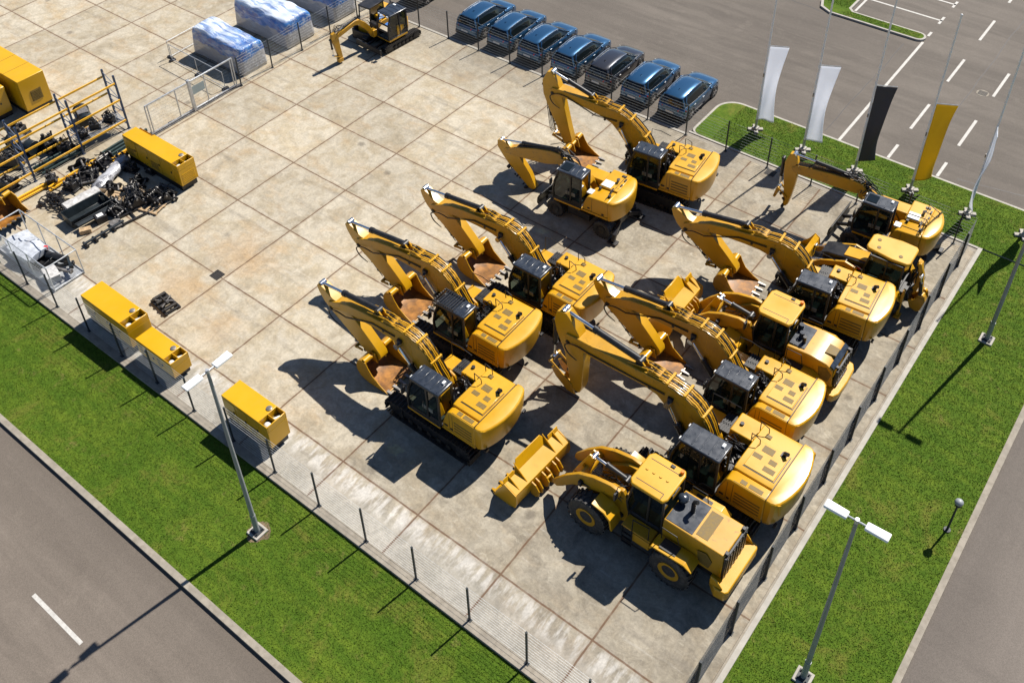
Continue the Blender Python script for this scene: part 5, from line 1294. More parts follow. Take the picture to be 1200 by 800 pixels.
# ------------------------------------------------------------------ film wrapped machines
def wrapped(label, x0, x1, y0, y1, h, seed):
    rr = random.Random(seed); L = (x1 - x0) / 2; W = (y1 - y0) / 2
    root = empty('wrapped_machine', ((x0 + x1) / 2, (y0 + y1) / 2, 0), 0, label, 'wrapped machine', 'film wrapped machines behind the fence')
    rings = []; NX = 40; ph = [rr.uniform(0, 6) for _ in range(6)]
    for i in range(NX + 1):
        t = i / NX; x = -L + 2 * L * t; e = min(1, min(t, 1 - t) * 40) ** .5
        top = h * (.93 + .02 * math.sin(5 * t + ph[0]) + .018 * math.sin(13 * t + ph[1]) + .012 * math.sin(29 * t + ph[2]) + .06 * (1 - t))
        ring = []
        for k in range(28):
            a = -.06 * PI + (PI * 1.12) * k / 27
            cy = math.copysign(abs(math.cos(a)) ** .22, math.cos(a)); cz = max(0, math.sin(a)) ** .26
            flare = 1 + .07 * (1 - cz) + .018 * math.sin(9 * t + k * .7 + ph[3]) + .012 * math.sin(23 * t - k * 1.3 + ph[4])
            zz = top * cz * (.86 + .14 * e) * (1 - .05 * abs(cy) ** 6) + (.028 * math.sin(k * .9 + 17 * t + ph[5]) if 6 < k < 22 else 0)
            ring.append((x * (1 + .03 * (1 - cz)), cy * W * flare * (.95 + .05 * e), max(.02, zz)))
        rings.append(ring)
    b = MB().loft(rings).build('film_cover', 'wrap', root, smooth=180)
    sd = b.modifiers.new('s', 'SUBSURF'); sd.levels = 1; sd.render_levels = 1
    m = MB()
    for x in (-L * .7, 0, L * .7): m.box(x - .1, x + .1, -W * 1.02, W * 1.02, .003, .10)
    m.build('timber_skids', 'wood', root)
    return root
wrapped('film wrapped blue machine beside the sliding gate, inside the mesh barrier', -9.45, -4.78, 4.05, 5.95, 2.0, 1)
wrapped('film wrapped blue machine in the middle of the three behind the fence', -9.9, -4.9, 7.85, 10.1, 2.1, 2)
wrapped('film wrapped blue machine beside the compact machines in the fence corner', -9.7, -4.9, 12.0, 13.9, 2.0, 3)

# ------------------------------------------------------------------ fences
def fence(label, a, b, h, post_every, off=0.0, wire='wire', post='fgrey', post_w=.06, hs=.2, hw=.005, vs=.2, vw=.0015):
    a = Vector((*a, 0)); b = Vector((*b, 0)); d = (b - a); Ln = d.length; d.normalize()
    root = empty('mesh_fence', tuple(a), math.atan2(d.y, d.x), label, 'fence')
    xs_ = []; x = off
    while x <= Ln + .01: xs_.append(x); x += post_every
    for x in xs_:
        m = MB(); m.box(x - post_w / 2, x + post_w / 2, -post_w / 2, post_w / 2, 0, h); m.box(x - .09, x + .09, -.07, .07, .013, .022); m.box(x - post_w / 2 - .005, x + post_w / 2 + .005, -post_w / 2 - .005, post_w / 2 + .005, h, h + .02)
        m.build('post', post, root, smooth=0)
    ed = [0] + [x for x in xs_ if .05 < x < Ln - .05] + [Ln]
    for p, q in zip(ed, ed[1:]):
        if q - p < .2: continue
        m = MB(); n = int(h / hs); y0 = .052
        for k in range(n + 1):
            z = .08 + k * (h - .12) / n; m.box(p + .02, q - .02, y0 - .012, y0 - .004, z - hw, z + hw)
        nv = max(2, int((q - p) / vs))
        for k in range(nv + 1):
            xx = p + .03 + (q - p - .06) * k / nv
            m.add([(xx - vw, y0, .06), (xx + vw, y0, .06), (xx + vw, y0, h - .03), (xx - vw, y0, h - .03)], [(0, 1, 2, 3)])
        m.build('mesh_panel', wire, root, smooth=0, recalc=False)
    return root
fence('long low-visibility wire mesh fence on dark posts along the front lawn', (-31.8, -14.13), (35.6, -14.13), 2.1, 2.5, 0.0, hw=.0027, vs=1.25)
fence('dark wire mesh fence along the pale kerb beside the lamp post lawn', (35.66, -14.1), (35.66, 14.82), 2.1, 2.5, .05, 'fgrey', hs=.10, hw=.008, vs=.06, vw=.0035, post_w=.08)
fence('wire mesh fence along the back of the yard in front of the parked cars', (-4.15, 14.88), (35.6, 14.88), 2.0, 2.5, 1.6, 'wired', hw=.0035, vs=.8)
fence('wire mesh fence standing before the film wrapped machines', (-4.17, 3.2), (-4.17, 14.8), 2.0, 2.5, .1, hw=.006, vs=.4)
g = empty('sliding_gate', (-4.32, -3.1, 0), PI / 2, 'grey tubular sliding gate with a small grey sign plate, next to the racking', 'gate')
m = MB()
for z in (.16, 2.02): m.bar((0, 0, z), (6.2, 0, z), .08, .09)
for x in (0, .16, 2.05, 4.1, 6.04, 6.2): m.bar((x, 0, .16), (x, 0, 2.02), .06, .06, (0, 1, 0))
m.build('gate_frame', 'galv', g, bevel=.01, seg=1)
m = MB(); 
for k in range(25): m.add([(k * .25 - .0015, .02, .16), (k * .25 + .0015, .02, .16), (k * .25 + .0015, .02, 2.0), (k * .25 - .0015, .02, 2.0)], [(0, 1, 2, 3)])
for k in range(9): m.box(0, 6.2, .012, .018, .3 + k * .2, .305 + k * .2)
m.build('mesh_infill', 'wired', g, smooth=0, recalc=False)
MB().box(3.15, 4.0, -.055, -.042, 1.1, 1.65).build('sign_plate', 'signgrey', g)
MB().box(2.95, 3.12, -.09, .09, .02, 2.15).build('gate_post', 'galv', g, bevel=.01)
m = MB(); m.box(-.3, 6.5, -.10, .10, .004, .06); m.build('ground_rail', 'steel', g, smooth=0)
def barrier(label, a, b, h):
    a = Vector((*a, 0)); b = Vector((*b, 0)); d = b - a; Ln = d.length
    r = empty('mesh_barrier', tuple(a), math.atan2(d.y, d.x), label, 'barrier', 'portable mesh barriers')
    m = MB()
    for z in (.1, h): m.tube([(0, 0, z), (Ln, 0, z)], .022, 6)
    n = max(1, round(Ln / 2.6))
    for k in range(n + 1): m.tube([(Ln * k / n, 0, .02), (Ln * k / n, 0, h)], .022, 6)
    m.build('frame', 'galv', r)
    m = MB()
    for k in range(int(Ln / .12)): m.add([(k * .12, 0, .1), (k * .12 + .005, 0, .1), (k * .12 + .005, 0, h), (k * .12, 0, h)], [(0, 1, 2, 3)])
    m.build('mesh', 'wire', r, smooth=0, recalc=False)
    m = MB()
    for k in range(n + 1): m.box(Ln * k / n - .1, Ln * k / n + .1, -.22, .22, .0, .1)
    m.build('feet', 'black', r, bevel=.02)
barrier('portable mesh barrier running from the wrapped machine toward the gate', (-9.9, 2.6), (-4.7, 2.5), 1.2)
barrier('short portable mesh barrier closing off the far end of the wrapped machine', (-10.3, 2.75), (-10.4, 6.3), 1.2)

# ------------------------------------------------------------------ lamp posts, flagpoles
def lamp_post(label, x, y, rz, h):
    r = empty('lamp_post', (x, y, 0), rz, label, 'lamp post', 'double headed lamp posts on the lawns')
    m = MB(); m.box(-.29, .29, -.29, .29, -.14, .05); f = m.build('footing', 'kerbw', r, bevel=.02)
    m = MB(); m.box(-.2, .2, -.2, .2, .052, .08)
    for a in (-.14, .14):
        for b in (-.14, .14): m.cyl((a, b, .08), (a, b, .16), .025, 6)
    m.build('base_plate', 'fgrey', r)
    m = MB(); m.tube([(0, 0, .08), (0, 0, h * .5), (0, 0, h)], .095, 14, .055); m.cyl((0, 0, .08), (0, 0, 1.1), .105, 14); m.build('pole', 'polegrey', r)
    m = MB(); m.tube([(-.34, 0, h - .02), (.34, 0, h - .02)], .03, 8); m.cyl((0, 0, h - .12), (0, 0, h + .06), .06, 12); m.build('cross_arm', 'galv', r)
    for s in (-1, 1):
        m = MB(); m.hexa([(s * .26, -.15, h - .06), (s * .93, -.16, h - .04), (s * .93, .16, h - .04), (s * .26, .15, h - .06), (s * .26, -.13, h + .04), (s * .93, -.145, h + .05), (s * .93, .145, h + .05), (s * .26, .13, h + .04)])
        m.build('lamp_head', 'whitem', r, bevel=.03)
    return r
lp = lamp_post('lamp post on the front lawn beside the lone generator canopy', 19.6, -16.29, PI / 2, 9.2)
lp.location.z = -.06
for lab, x, y in [('lamp post on the side lawn seen from almost overhead, both white heads in view', 38.27, -8.95), ('lamp post on the side lawn level with the backhoe, its head out of view', 38.27, 9.6)]:
    c = copy_tree(lp); c.location = (x, y, 0); c.rotation_euler = (0, 0, 0); c['label'] = lab
r = empty('garden_light', (40.15, -.70, -.03), 0, 'short globe light on a thin post beside the side road kerb', 'garden light')
m = MB(); m.tube([(0, 0, 0), (0, 0, 1.62)], .045, 10, .035); m.build('post', 'fgrey', r)
m = MB(); m.sphere((0, 0, 1.78), .16, 8, (1, 1, .8)); m.build('globe', 'polegrey', r); MB().cyl((0, 0, 1.6), (0, 0, 1.66), .12, 14).build('collar', 'fgrey', r); MB().cyl((0, 0, 0), (0, 0, .05), .13, 14).build('foot', 'fgrey', r)

def flagpole(label, x, y):
    r = empty('flagpole', (x, y, .045), 0, label, 'flagpole', 'flagpoles on the back lawn')
    m = MB()
    for a in (0, PI / 2): 
        c, s = math.cos(a + .6), math.sin(a + .6); m.bar((-.42 * c, -.42 * s, .05), (.42 * c, .42 * s, .05), .22, .12)
    m.box(-.16, .16, -.16, .16, .0, .22); m.build('base_blocks', 'kerbw', r, bevel=.02)
    m = MB(); m.cyl((0, 0, .2), (0, 0, .75), .075, 12); m.build('sleeve', 'galv', r)
    m = MB(); m.tube([(0, 0, .2), (0, 0, 5), (0, 0, 10.4)], .065, 12, .042); m.sphere((0, 0, 10.42), .06, 6); m.build('pole', 'whitem', r)
    m = MB(); m.tube([(0, 0, 5.52), (.95, .42, 5.56)], .022, 6); m.build('banner_arm', 'galv', r)
    MB().box(-.03, .03, -.10, -.055, 3.6, 3.8).build('halyard_cleat', 'steel', r)
    return r
def flag(label, x, y, mat, seed, lean=0.0, wid=1.0):
    rr = random.Random(seed); p = [rr.uniform(0, 6) for _ in range(4)]; NX, NZ = 14, 40; V = []; F = []
    d = Vector((.915, .405, 0)); nrm = Vector((-.405, .915, 0))
    for j in range(NZ + 1):
        v = j / NZ; z = 5.48 - 4.78 * v
        for i in range(NX + 1):
            u = i / NX; amp = v * (1.1 - .5 * v)
            off = amp * (.48 * math.sin(1.9 * v * PI + 1.2 * u + p[0]) * u + .15 * math.sin(5.2 * u + 4 * v + p[1]) * (.2 + u)) + lean * v * v * u
            q = d * (.06 + (wid - .30 * math.sin(v * PI * .85)) * u) + nrm * off
            V.append((q.x, q.y, z + .04 * u + .02 * math.sin(6 * u + p[2]) * v))
    for j in range(NZ):
        for i in range(NX): a = j * (NX + 1) + i; F.append((a, a + 1, a + NX + 2, a + NX + 1))
    m = MB(); m.add(V, F); o = m.build('flag', mat, None, smooth=180, recalc=False, loc=(x, y, .045))
    so = o.modifiers.new('cloth', 'SOLIDIFY'); so.thickness = .006
    return tag(o, label, 'flag', 'banner flags on the back lawn')
fl = [(22.88, 17.56, 'flagw', 'white flag next to the parked cars'), (25.83, 17.39, 'flagw', 'white flag next to the black one, behind the upright digger stick'), (28.84, 17.3, 'flagb', 'black flag between the white and the yellow flags'), (31.78, 17.5, 'flagy', 'yellow flag above the wheeled digger'), (34.77, 17.4, 'flagw', 'white flag turned edge-on beside the yellow one'), (37.5, 17.4, 'flagw', 'white flag mostly out of view, beyond the edge-on one')]
names = ['flagpole next to the parked cars', 'flagpole carrying the second white flag from the cars', 'flagpole carrying the black flag', 'flagpole carrying the yellow flag', 'flagpole with a white flag edge-on, near the yard corner', 'flagpole standing beyond the corner of the yard, its footing barely in view']
f0 = None
for k, ((x, y, mt, lab), nm) in enumerate(zip(fl, names)):
    if f0 is None: f0 = flagpole(nm, x, y)
    else:
        c = copy_tree(f0); c.location = (x, y, .045); c['label'] = nm
        if k >= 4: c.rotation_euler = (0, 0, R(-98))
    f = flag(lab, x, y, mt, 11 + k)
    if k >= 4: f.rotation_euler = (0, 0, R(-98))
# ------------------------------------------------------------------ racking and stored attachments
rk = empty('pallet_rack', (-6.05, -3.45, 0), -PI / 2, 'open pallet racking with dark blue uprights and yellow beams', 'rack')
H = 3.6
def upright(k):
    x = 3.0 * k; m = MB()
    for y in (0, -1.06): m.box(x - .05, x + .05, y - .045, y + .045, 0, H); m.box(x - .09, x + .09, y - .08, y + .08, .003, .02)
    for i in range(4):
        z = .3 + i * .85; m.bar((x, 0, z), (x, -1.06, z + .6), .035, .035); m.bar((x, 0, z), (x, -1.06, z), .035, .035)
    return m.build('upright_frame', 'blueup', rk, smooth=0)
for k in range(4): upright(k)
for k in range(3):
    for y in (.055, -1.115):
        for z in ((3.12, 2.02, .64) if y > 0 else (3.12, 2.02, .64)):
            m = MB(); m.box(3.0 * k + .06, 3.0 * k + 2.94, y - .025, y + .025, z - .06, z + .06); m.build('beam', 'beam', rk, bevel=.008, seg=1)
m = MB()
for k in range(34): m.box(.06 + k * .085, .095 + k * .085, -1.08, .02, .70, .715)
for k in range(6): m.box(.06, 2.94, -1.05 + k * .2, -1.03 + k * .2, .716, .726)
m.build('wire_deck', 'galv', rk, smooth=0)
def lump(name, mat, label, cat, loc, rz, fn, group=None, bevel=.012):
    r = empty(name, loc, rz, label, cat, group); fn(r); return r
def rbox(m, n, sx, sy, z0, z1, smin=.06, smax=.25, rr=random):
    for i in range(n):
        x = rr.uniform(-sx, sx); y = rr.uniform(-sy, sy); z = rr.uniform(z0, z1); a, b, c = (rr.uniform(smin, smax) for _ in range(3)); a = min(a, sx); b = min(b, sy)
        m.box(x - a, x + a, y - b, y + b, max(z0, z - c), z + c * .6)
def coupler(label, loc, rz, w=.35, L=.55, lift=0.0, cat='attachment', seed=1, group='black quick couplers and attachments'):
    """hydraulic quick coupler: two cheek plates with hooks, pins, a cylinder and hoses"""
    rr = random.Random(seed); r = empty('quick_coupler', (loc[0], loc[1], lift), rz, label, cat, group)
    m = MB(); pr = [(-L, .0), (L, .0), (L + .12, .16), (L, .3), (L * .5, .26), (L * .3, .55), (.0, .62), (-L * .3, .52), (-L * .5, .28), (-L, .32), (-L - .1, .15)]
    for s in (-1, 1): m.prism(pr, s * w - .03, s * w + .03)
    m.box(-L * .8, L * .8, -w, w, .05, .14); fr = m.build('cheek_plates', 'black', r, bevel=.012, seg=1)
    m = MB()
    for x, z in [(0, .48), (L * .75, .16), (-L * .75, .17)]: m.cyl((x, -w - .1, z), (x, w + .1, z), .055, 12)
    m.build('pins', 'steel', r)
    m = MB(); m.cyl((-L * .5, 0, .3), (L * .1, 0, .28), .07, 12); m.build('cylinder', 'black', r)
    loose_hoses(r, [((-L, 0, .3), (L, .1, .4)), ((0, -w, .5), (L * .5, w, .2))], 6, .022, jit=.1)
    return r
coupler('black quick coupler on the pallet closest to the long generator canopy', (.55, -6.6), R(15), .32, .5, .14, seed=3)
coupler('black quick coupler beside the slanting steel skid', (.1, -7.35), R(70), .3, .5, .14, seed=4)
coupler('black quick coupler in the middle of the attachment pile', (-.75, -7.0), R(-25), .34, .6, .14, seed=5)
coupler('black quick coupler lying by the wrapped roll', (-1.25, -6.35), R(40), .3, .45, .0, seed=6)
coupler('black coupler next to the cardboard box and wrapped roll', (-.6, -8.1), R(95), .32, .5, .0, seed=7)
for k, (x, y, a) in enumerate([(-4.3, -6.3, 10), (-4.7, -7.3, 70), (-3.9, -7.5, -30)]):
    coupler(['big black grapple frame under the racking, closest to the gate', 'big black grapple frame under the racking, middle of three', 'big black grapple frame standing out from the racking toward the wrapped roll'][k], (x, y), R(a), .45, .7, 0, seed=20 + k, group='grapple frames beside the rack')
def pallet(label, loc, rz, L=.9, W=.6, mat='wood'):
    r = empty('pallet', (loc[0], loc[1], 0), rz, label, 'pallet', 'pallets under attachments')
    m = MB()
    for y in (-W + .06, 0, W - .06): m.box(-L, L, y - .05, y + .05, .003, .10)
    for k in range(7): x = -L + .07 + k * (2 * L - .14) / 6; m.box(x - .06, x + .06, -W, W, .101, .125)
    m.build('boards', mat, r, smooth=0)
pallet('timber pallet under the coupler closest to the generator', (.42, -6.85), R(15), 1.0, .75); pallet('timber pallet under the middle of the attachment pile', (-.75, -7.0), R(-20), .85, .6)
r = empty('steel_skid', (.75, -7.55, 0), R(80), 'slanting dark steel skid with bright cross plates in front of the couplers', 'steel frame')
m = MB()
for y in (-.32, .32): m.box(-1.5, 1.5, y - .05, y + .05, .02, .13)
for x in (-1.4, -.5, .5, 1.4): m.box(x - .05, x + .05, -.27, .27, .03, .11)
m.build('rails', 'black', r, bevel=.01)
m = MB(); m.box(-1.72, -1.15, -.38, .32, .135, .15); m.box(1.2, 1.6, -.3, .38, .135, .15); m.build('plates', 'steel', r)
# wrapped roll
r = empty('wrapped_roll', (-2.95, -6.75, 0), R(112), 'long roll wrapped in clear plastic film lying diagonally among the attachments', 'wrapped roll')
rings = []
for i in range(25):
    t = i / 24; rad = (.34 + .03 * math.sin(9 * t) + .02 * math.sin(23 * t + 1)) * min(1, .5 + 8 * min(t, 1 - t))
    rings.append([(-1.5 + 3.0 * t, rad * 1.1 * math.cos(a) * (1 + .06 * math.sin(5 * a + 11 * t)), .30 + .8 * rad * math.sin(a) * (1 + .06 * math.cos(4 * a + 7 * t))) for a in [2 * PI * k / 18 for k in range(18)]])
MB().loft(rings).build('film', 'film', r, smooth=180)
m = MB(); m.box(-1.2, 1.2, -.15, .15, .0, .12); m.build('core_bar', 'black', r)
# foam wrapped block and teal tub
r = empty('wrapped_block', (-2.2, -9.05, 0), R(86), 'pale grey foam wrapped block lying behind the dark open tub', 'wrapped block')
rings = [[(x, y * (1 + .05 * math.sin(7 * x)), z) for y, z in [(-.36, .02), (-.40, .3), (-.34, .56), (-.1, .62 + .03 * math.sin(9 * x)), (.2, .6), (.36, .5), (.4, .25), (.36, .02)]] for x in [-.95 + .1 * k for k in range(20)]]
MB().loft(rings).build('foam_wrap', 'foam', r, smooth=60)
r = empty('open_tub', (-1.3, -9.35, 0), R(86), 'long dark open metal tub between the foam block and the small roller bar', 'tub')
m = MB(); m.prismx([(-.42, .08), (.42, .08), (.55, .62), (.50, .62), (.38, .13), (-.38, .13), (-.50, .62), (-.55, .62)], -1.15, 1.15)
for s in (-1, 1): m.prismx([(-.4, .09), (.4, .09), (.52, .6), (-.52, .6)], s * 1.12 - .02, s * 1.12 + .02)
m.build('shell', 'teal', r, bevel=.012)
m = MB(); m.box(-1.0, 1.1, -.86, -.60, .3, .38); m.box(-1.05, 1.15, -.64, -.58, .2, .42); m.build('side_rail', 'fgrey', r, bevel=.01)
m = MB(); m.box(-.9, -.7, -.4, .4, 0, .08); m.box(.7, .9, -.4, .4, 0, .08); m.build('feet', 'black', r)
r = empty('small_box', (-.35, -9.25, 0), R(80), 'small black box with a pale label plate beside the roller bar', 'box'); MB().box(-.28, .28, -.22, .22, .0, .42).build('case', 'black', r, bevel=.02); MB().box(-.16, .16, -.13, .13, .42, .432).build('label_plate', 'white', r)
r = empty('cardboard_box', (-1.85, -8.15, 0), R(30), 'open cardboard box by the wrapped roll', 'box')
m = MB()
for s in (-1, 1): m.box(-.3, .3, s * .26 - .012, s * .26 + .012, .01, .45); m.box(s * .3 - .012, s * .3 + .012, -.247, .247, .01, .45)
m.box(-.29, .29, -.25, .25, .0, .012); m.build('carton', 'cardb', r, smooth=0); MB().box(-.24, .2, -.2, .18, .02, .28).build('packing', 'foam', r, bevel=.05)
r = empty('timber_block', (-.25, -10.25, 0), R(60), 'short timber block in front of the dark tub', 'timber block'); MB().box(-.28, .28, -.16, .16, 0, .26).build('block', 'wood', r, bevel=.012)
r = empty('roller_bar', (.70, -9.8, 0), R(88), 'thin steel bar on small feet lying at the edge of the attachment pile', 'roller bar')
m = MB(); m.box(-1.15, 1.15, -.06, .06, .16, .24)
m.build('bar', 'fgrey', r, bevel=.008)
m = MB()
for k in range(5): x = -1.05 + k * .52; m.box(x - .06, x + .06, -.2, .2, 0, .15); m.cyl((x, -.22, .12), (x, .22, .12), .07, 10)
m.each('roller', 'black', r)
# bars on the ground between rack and canopy
def bars(label, loc, rz, n, L, mat):
    r = empty('bar_bundle', (loc[0], loc[1], 0), rz, label, 'steel bars', 'bundles of long bars under the rack')
    rr = random.Random(int(loc[1] * 10)); m = MB()
    for k in range(n): y = -n * .07 + k * .14; o = rr.uniform(-.2, .2); m.box(-L + o, L + o, y - .05, y + .05, .09 + .0 * k, .19 + .1 * (k % 2))
    m.build('bars', mat, r, bevel=.01, seg=1); m = MB()
    for x in (-L * .6, L * .6): m.box(x - .06, x + .06, -n * .08, n * .08, 0, .088)
    m.build('bearers', 'wood', r)
bars('bundle of dark green bars under the racking beside the long generator', (-4.85, -4.6), PI / 2 + R(3), 7, 1.4, 'greenbar'); bars('bundle of dark green bars deeper under the racking, at its second bay', (-6.6, -7.6), PI / 2, 6, 1.3, 'greenbar'); bars('pair of yellow beams lying on the ground before the second rack bay', (-4.75, -7.9), PI / 2 + R(2), 2, 1.5, 'beam'); bars('stack of yellow beams lying before the third rack bay', (-5.25, -10.3), PI / 2 - R(2), 3, 1.5, 'beam'); bars('single layer of yellow bars lying by the rack foot', (-4.15, -4.75), PI / 2 + R(4), 2, 1.2, 'beam')
# things on the wire deck and behind the rack
def drum_unit(label, loc, rz, L, rad):
    r = empty('engine_drum', loc, rz, label, 'machine part', 'machine parts on and behind the rack')
    m = MB(); m.cyl((-L, 0, rad), (L, 0, rad), rad, 20); m.cyl((-L - .05, 0, rad), (-L, 0, rad), rad * 1.1, 20); m.cyl((L, 0, rad), (L + .06, 0, rad), rad * 1.08, 20); m.build('drum', 'teal', r, bevel=.01)
    m = MB(); m.box(-L * .5, L * .5, -rad * .7, rad * .7, rad * 1.8, rad * 2.1); m.box(-L * .2, L * .3, -rad * 1.15, -rad * .7, rad * .8, rad * 1.5); m.build('fittings', 'steel', r, bevel=.01)
    m = MB(); m.box(-L, L, -rad, rad, 0, .1); m.build('cradle', 'black', r)
drum_unit('black cylindrical machine part standing behind the first rack bay', (-8.6, -4.6, 0), R(-20), .7, .42)
drum_unit('black cylindrical part behind the second rack bay, near the yellow enclosures', (-9.1, -8.2, 0), R(10), .9, .4)
def engine(label, loc, rz, seed, s=1.0):
    rr = random.Random(seed); r = empty('machine_part', loc, rz, label, 'machine part', 'machine parts on and behind the rack')
    m = MB(); m.box(-.45 * s, .45 * s, -.32 * s, .32 * s, .0, .12 * s); m.box(-.32 * s, .32 * s, -.25 * s, .25 * s, .12 * s, .5 * s); m.build('housing', 'black', r, bevel=.02)
    m = MB()
    for i in range(9): x, y = rr.uniform(-.35, .35) * s, rr.uniform(-.28, .28) * s; m.cyl((x, y, .3 * s), (x + rr.uniform(-.15, .15), y + rr.uniform(-.15, .15), rr.uniform(.45, .72) * s), rr.uniform(.03, .09) * s, 10)
    m.build('ports', 'track', r)
    m = MB(); rbox(m, 4, .3 * s, .25 * s, .45 * s, .6 * s, .03, .08, rr); m.build('covers', 'steel', r, bevel=.008)
    loose_hoses(r, [((-.3 * s, 0, .5 * s), (.3 * s, .1, .4 * s))], 5, .02, jit=.15)
for k, (x, y, a, s, lab) in enumerate([(-6.5, -4.2, 20, .8, 'black engine part on the wire deck at the gate end'), (-6.6, -5.1, 60, .7, 'black finned part in the middle of the wire deck'), (-6.45, -5.95, -10, .8, 'black pump unit on the wire deck against the second upright')]):
    engine(lab, (x, y, .728), R(a), 40 + k, s)
for k, (x, y, a, s, lab) in enumerate([(-7.9, -7.3, 0, 1.3, 'heap of black machine parts behind the second rack bay'), (-8.3, -9.4, 40, 1.4, 'heap of black machine parts behind the third rack bay'), (-6.6, -10.6, 10, 1.2, 'black machine part under the third rack bay'), (-5.1, -9.0, -30, 1.0, 'black machine part at the foot of the second rack upright'), (-10.6, -7.6, 25, 1.2, 'black machine part in the shade of the yellow enclosures'), (-2.6, -5.75, 15, .8, 'black machine part between wrapped roll and long generator')]):
    engine(lab, (x, y, 0), R(a), 60 + k, s)
r = empty('hose_heap', (-3.3, -9.9, 0), R(10), 'tangle of black hoses on the concrete in front of the rack', 'hoses')
rr = random.Random(5); m = MB()
for k in range(16):
    a0 = rr.uniform(0, 6); rad = rr.uniform(.25, .7); cx, cy = rr.uniform(-.7, .7), rr.uniform(-.4, .4)
    m.tube([(cx + rad * math.cos(a0 + t * .5) * (1 + .05 * t), cy + rad * .7 * math.sin(a0 + t * .5), .05 + .03 * k * .5 + .1 * abs(math.sin(t + k))) for t in range(9)], .032, 6)
m.build('hoses', 'hose', r)
m = MB(); rbox(m, 7, .9, .5, .01, .25, .05, .2, rr); m.build('fittings', 'black', r, bevel=.01)
coupler('black coupler at the far end of the foam block', (-1.9, -7.55), R(60), .30, .5, 0, seed=31)
coupler('black coupler between the dark tub and the couplers', (-.25, -8.45), R(10), .28, .45, 0, seed=32)
coupler('black coupler at the outer corner of the pile by the slanting skid', (1.0, -6.1), R(55), .26, .42, 0, seed=33)
for k, (x, y, a, s, lab) in enumerate([(-3.9, -8.6, 15, 1.0, 'greasy black gearbox between rack and hose heap'), (-3.55, -5.6, 70, .9, 'greasy black gearbox beside the bars near the gate'), (-1.6, -5.2, 5, .7, 'small black housing close to the stepped end of the long generator'), (-7.0, -6.9, 30, 1.1, 'black motor housing under the second rack bay'), (-9.6, -9.9, 0, 1.5, 'largest heap of black machine parts by the low yellow enclosure')]):
    engine(lab, (x, y, 0), R(a), 80 + k, s)
r = empty('wood_crate', (-.95, -7.75, 0), R(20), 'pale timber crate among the black couplers', 'crate')
m = MB(); m.box(-.35, .35, -.28, .28, .01, .36); m.build('crate_body', 'wood', r, bevel=.01)
m = MB()
for s in (-1, 1): m.box(-.37, .37, s * .26 - .05, s * .26 + .05, .362, .40)
m.build('crate_battens', 'cardb', r, bevel=.006)
r = empty('steel_tray', (.15, -5.75, 0), R(12), 'flat steel tray with loose bolts near the long generator', 'tray')
m = MB(); m.box(-.5, .5, -.3, .3, .02, .05); m.box(-.5, .5, -.3, -.27, .05, .14); m.box(-.5, .5, .27, .3, .05, .14); m.build('tray', 'steel', r, bevel=.006)
m = MB()
for k in range(10): m.cyl((random.uniform(-.4, .4), random.uniform(-.2, .2), .05), (random.uniform(-.4, .4), random.uniform(-.2, .2), .12), .03, 6)
m.build('bolts', 'black', r)
# skid frame alone on the concrete
r = empty('small_skid_frame', (7.2, -11.0, 0), R(-6), 'small black skid frame with rollers standing alone on the concrete', 'skid frame')
m = MB()
for y in (-.34, .34): m.box(-.68, .68, y - .06, y + .06, .02, .14)
for k in range(5): x = -.6 + k * .3; m.box(x - .04, x + .04, -.28, .28, .06, .13)
m.build('frame', 'black', r, bevel=.01)
m = MB()
for k in range(4): x = -.5 + k * .33; m.cyl((x, -.32, .24), (x, .32, .24), .085, 12)
m.box(-.3, .34, -.03, .03, .3, .36); m.each('roller', 'track', r)
m = MB(); m.bar((-.6, -.38, .2), (.4, .3, .34), .05, .05); m.bar((-.1, .38, .3), (.3, -.3, .3), .05, .04); m.build('tie_bars', 'steel', r)
# tubular cage full of scrap
r = empty('storage_cage', (-.0, -12.85, 0), R(0), 'galvanised tubular cage full of scrap by the front fence', 'cage')
m = MB(); X0_, X1_, Y0_, Y1_, HH = -2.6, 2.25, -.78, .82, 1.55
for z in (.12, HH):
    for y in (Y0_, Y1_): m.tube([(X0_, y, z), (X1_, y, z)], .03, 8)
    for x in (X0_, X1_): m.tube([(x, Y0_, z), (x, Y1_, z)], .03, 8)
for x in (X0_, -1.0, .6, X1_):
    for y in (Y0_, Y1_): m.tube([(x, y, .0), (x, y, HH)], .03, 8)
m.build('frame', 'galv', r)
m = MB()
for k in range(28): x = X0_ + k * .18; m.box(x - .004, x + .004, Y0_ - .004, Y0_ + .004, .12, HH)
for k in range(7): m.box(X0_, X1_, Y0_ - .01, Y0_ - .004, .2 + k * .2, .208 + k * .2)
m.build('mesh', 'wire', r, smooth=0); MB().box(X0_, X1_, Y0_, Y1_, .03, .08).build('floor_pan', 'galv', r)
def item(name, label, cat, loc, rz, f, mat, bev=.015, grp=None):
    r = empty(name, loc, rz, label, cat, grp); m = MB(); f(m); m.build(name.split('_')[-1] + '_shell', mat, r, bevel=bev); return r
for k in range(3):
    t = empty('plastic_sheet_stack', (-1.75 + .5 * k, -12.75 - .1 * k, .09 + .12 * k), R(8 * k - 6), ['white folded sheet lowest in the cage, beside the loose yellow bucket', 'white folded sheet second in the cage heap', 'white folded sheet on top of the cage heap'][k], 'folded sheet', 'folded sheets in the cage')
    rings = [[(x, y, z * (1 + .15 * math.sin(5 * x + k))) for y, z in [(-.6, .02), (-.62, .3), (-.2, .40 + .04 * math.sin(4 * x)), (.3, .36), (.6, .3), (.6, .02)]] for x in [-.7 + .1 * j for j in range(15)]]
    MB().loft(rings).build('sheet', 'sheet', t, smooth=60)
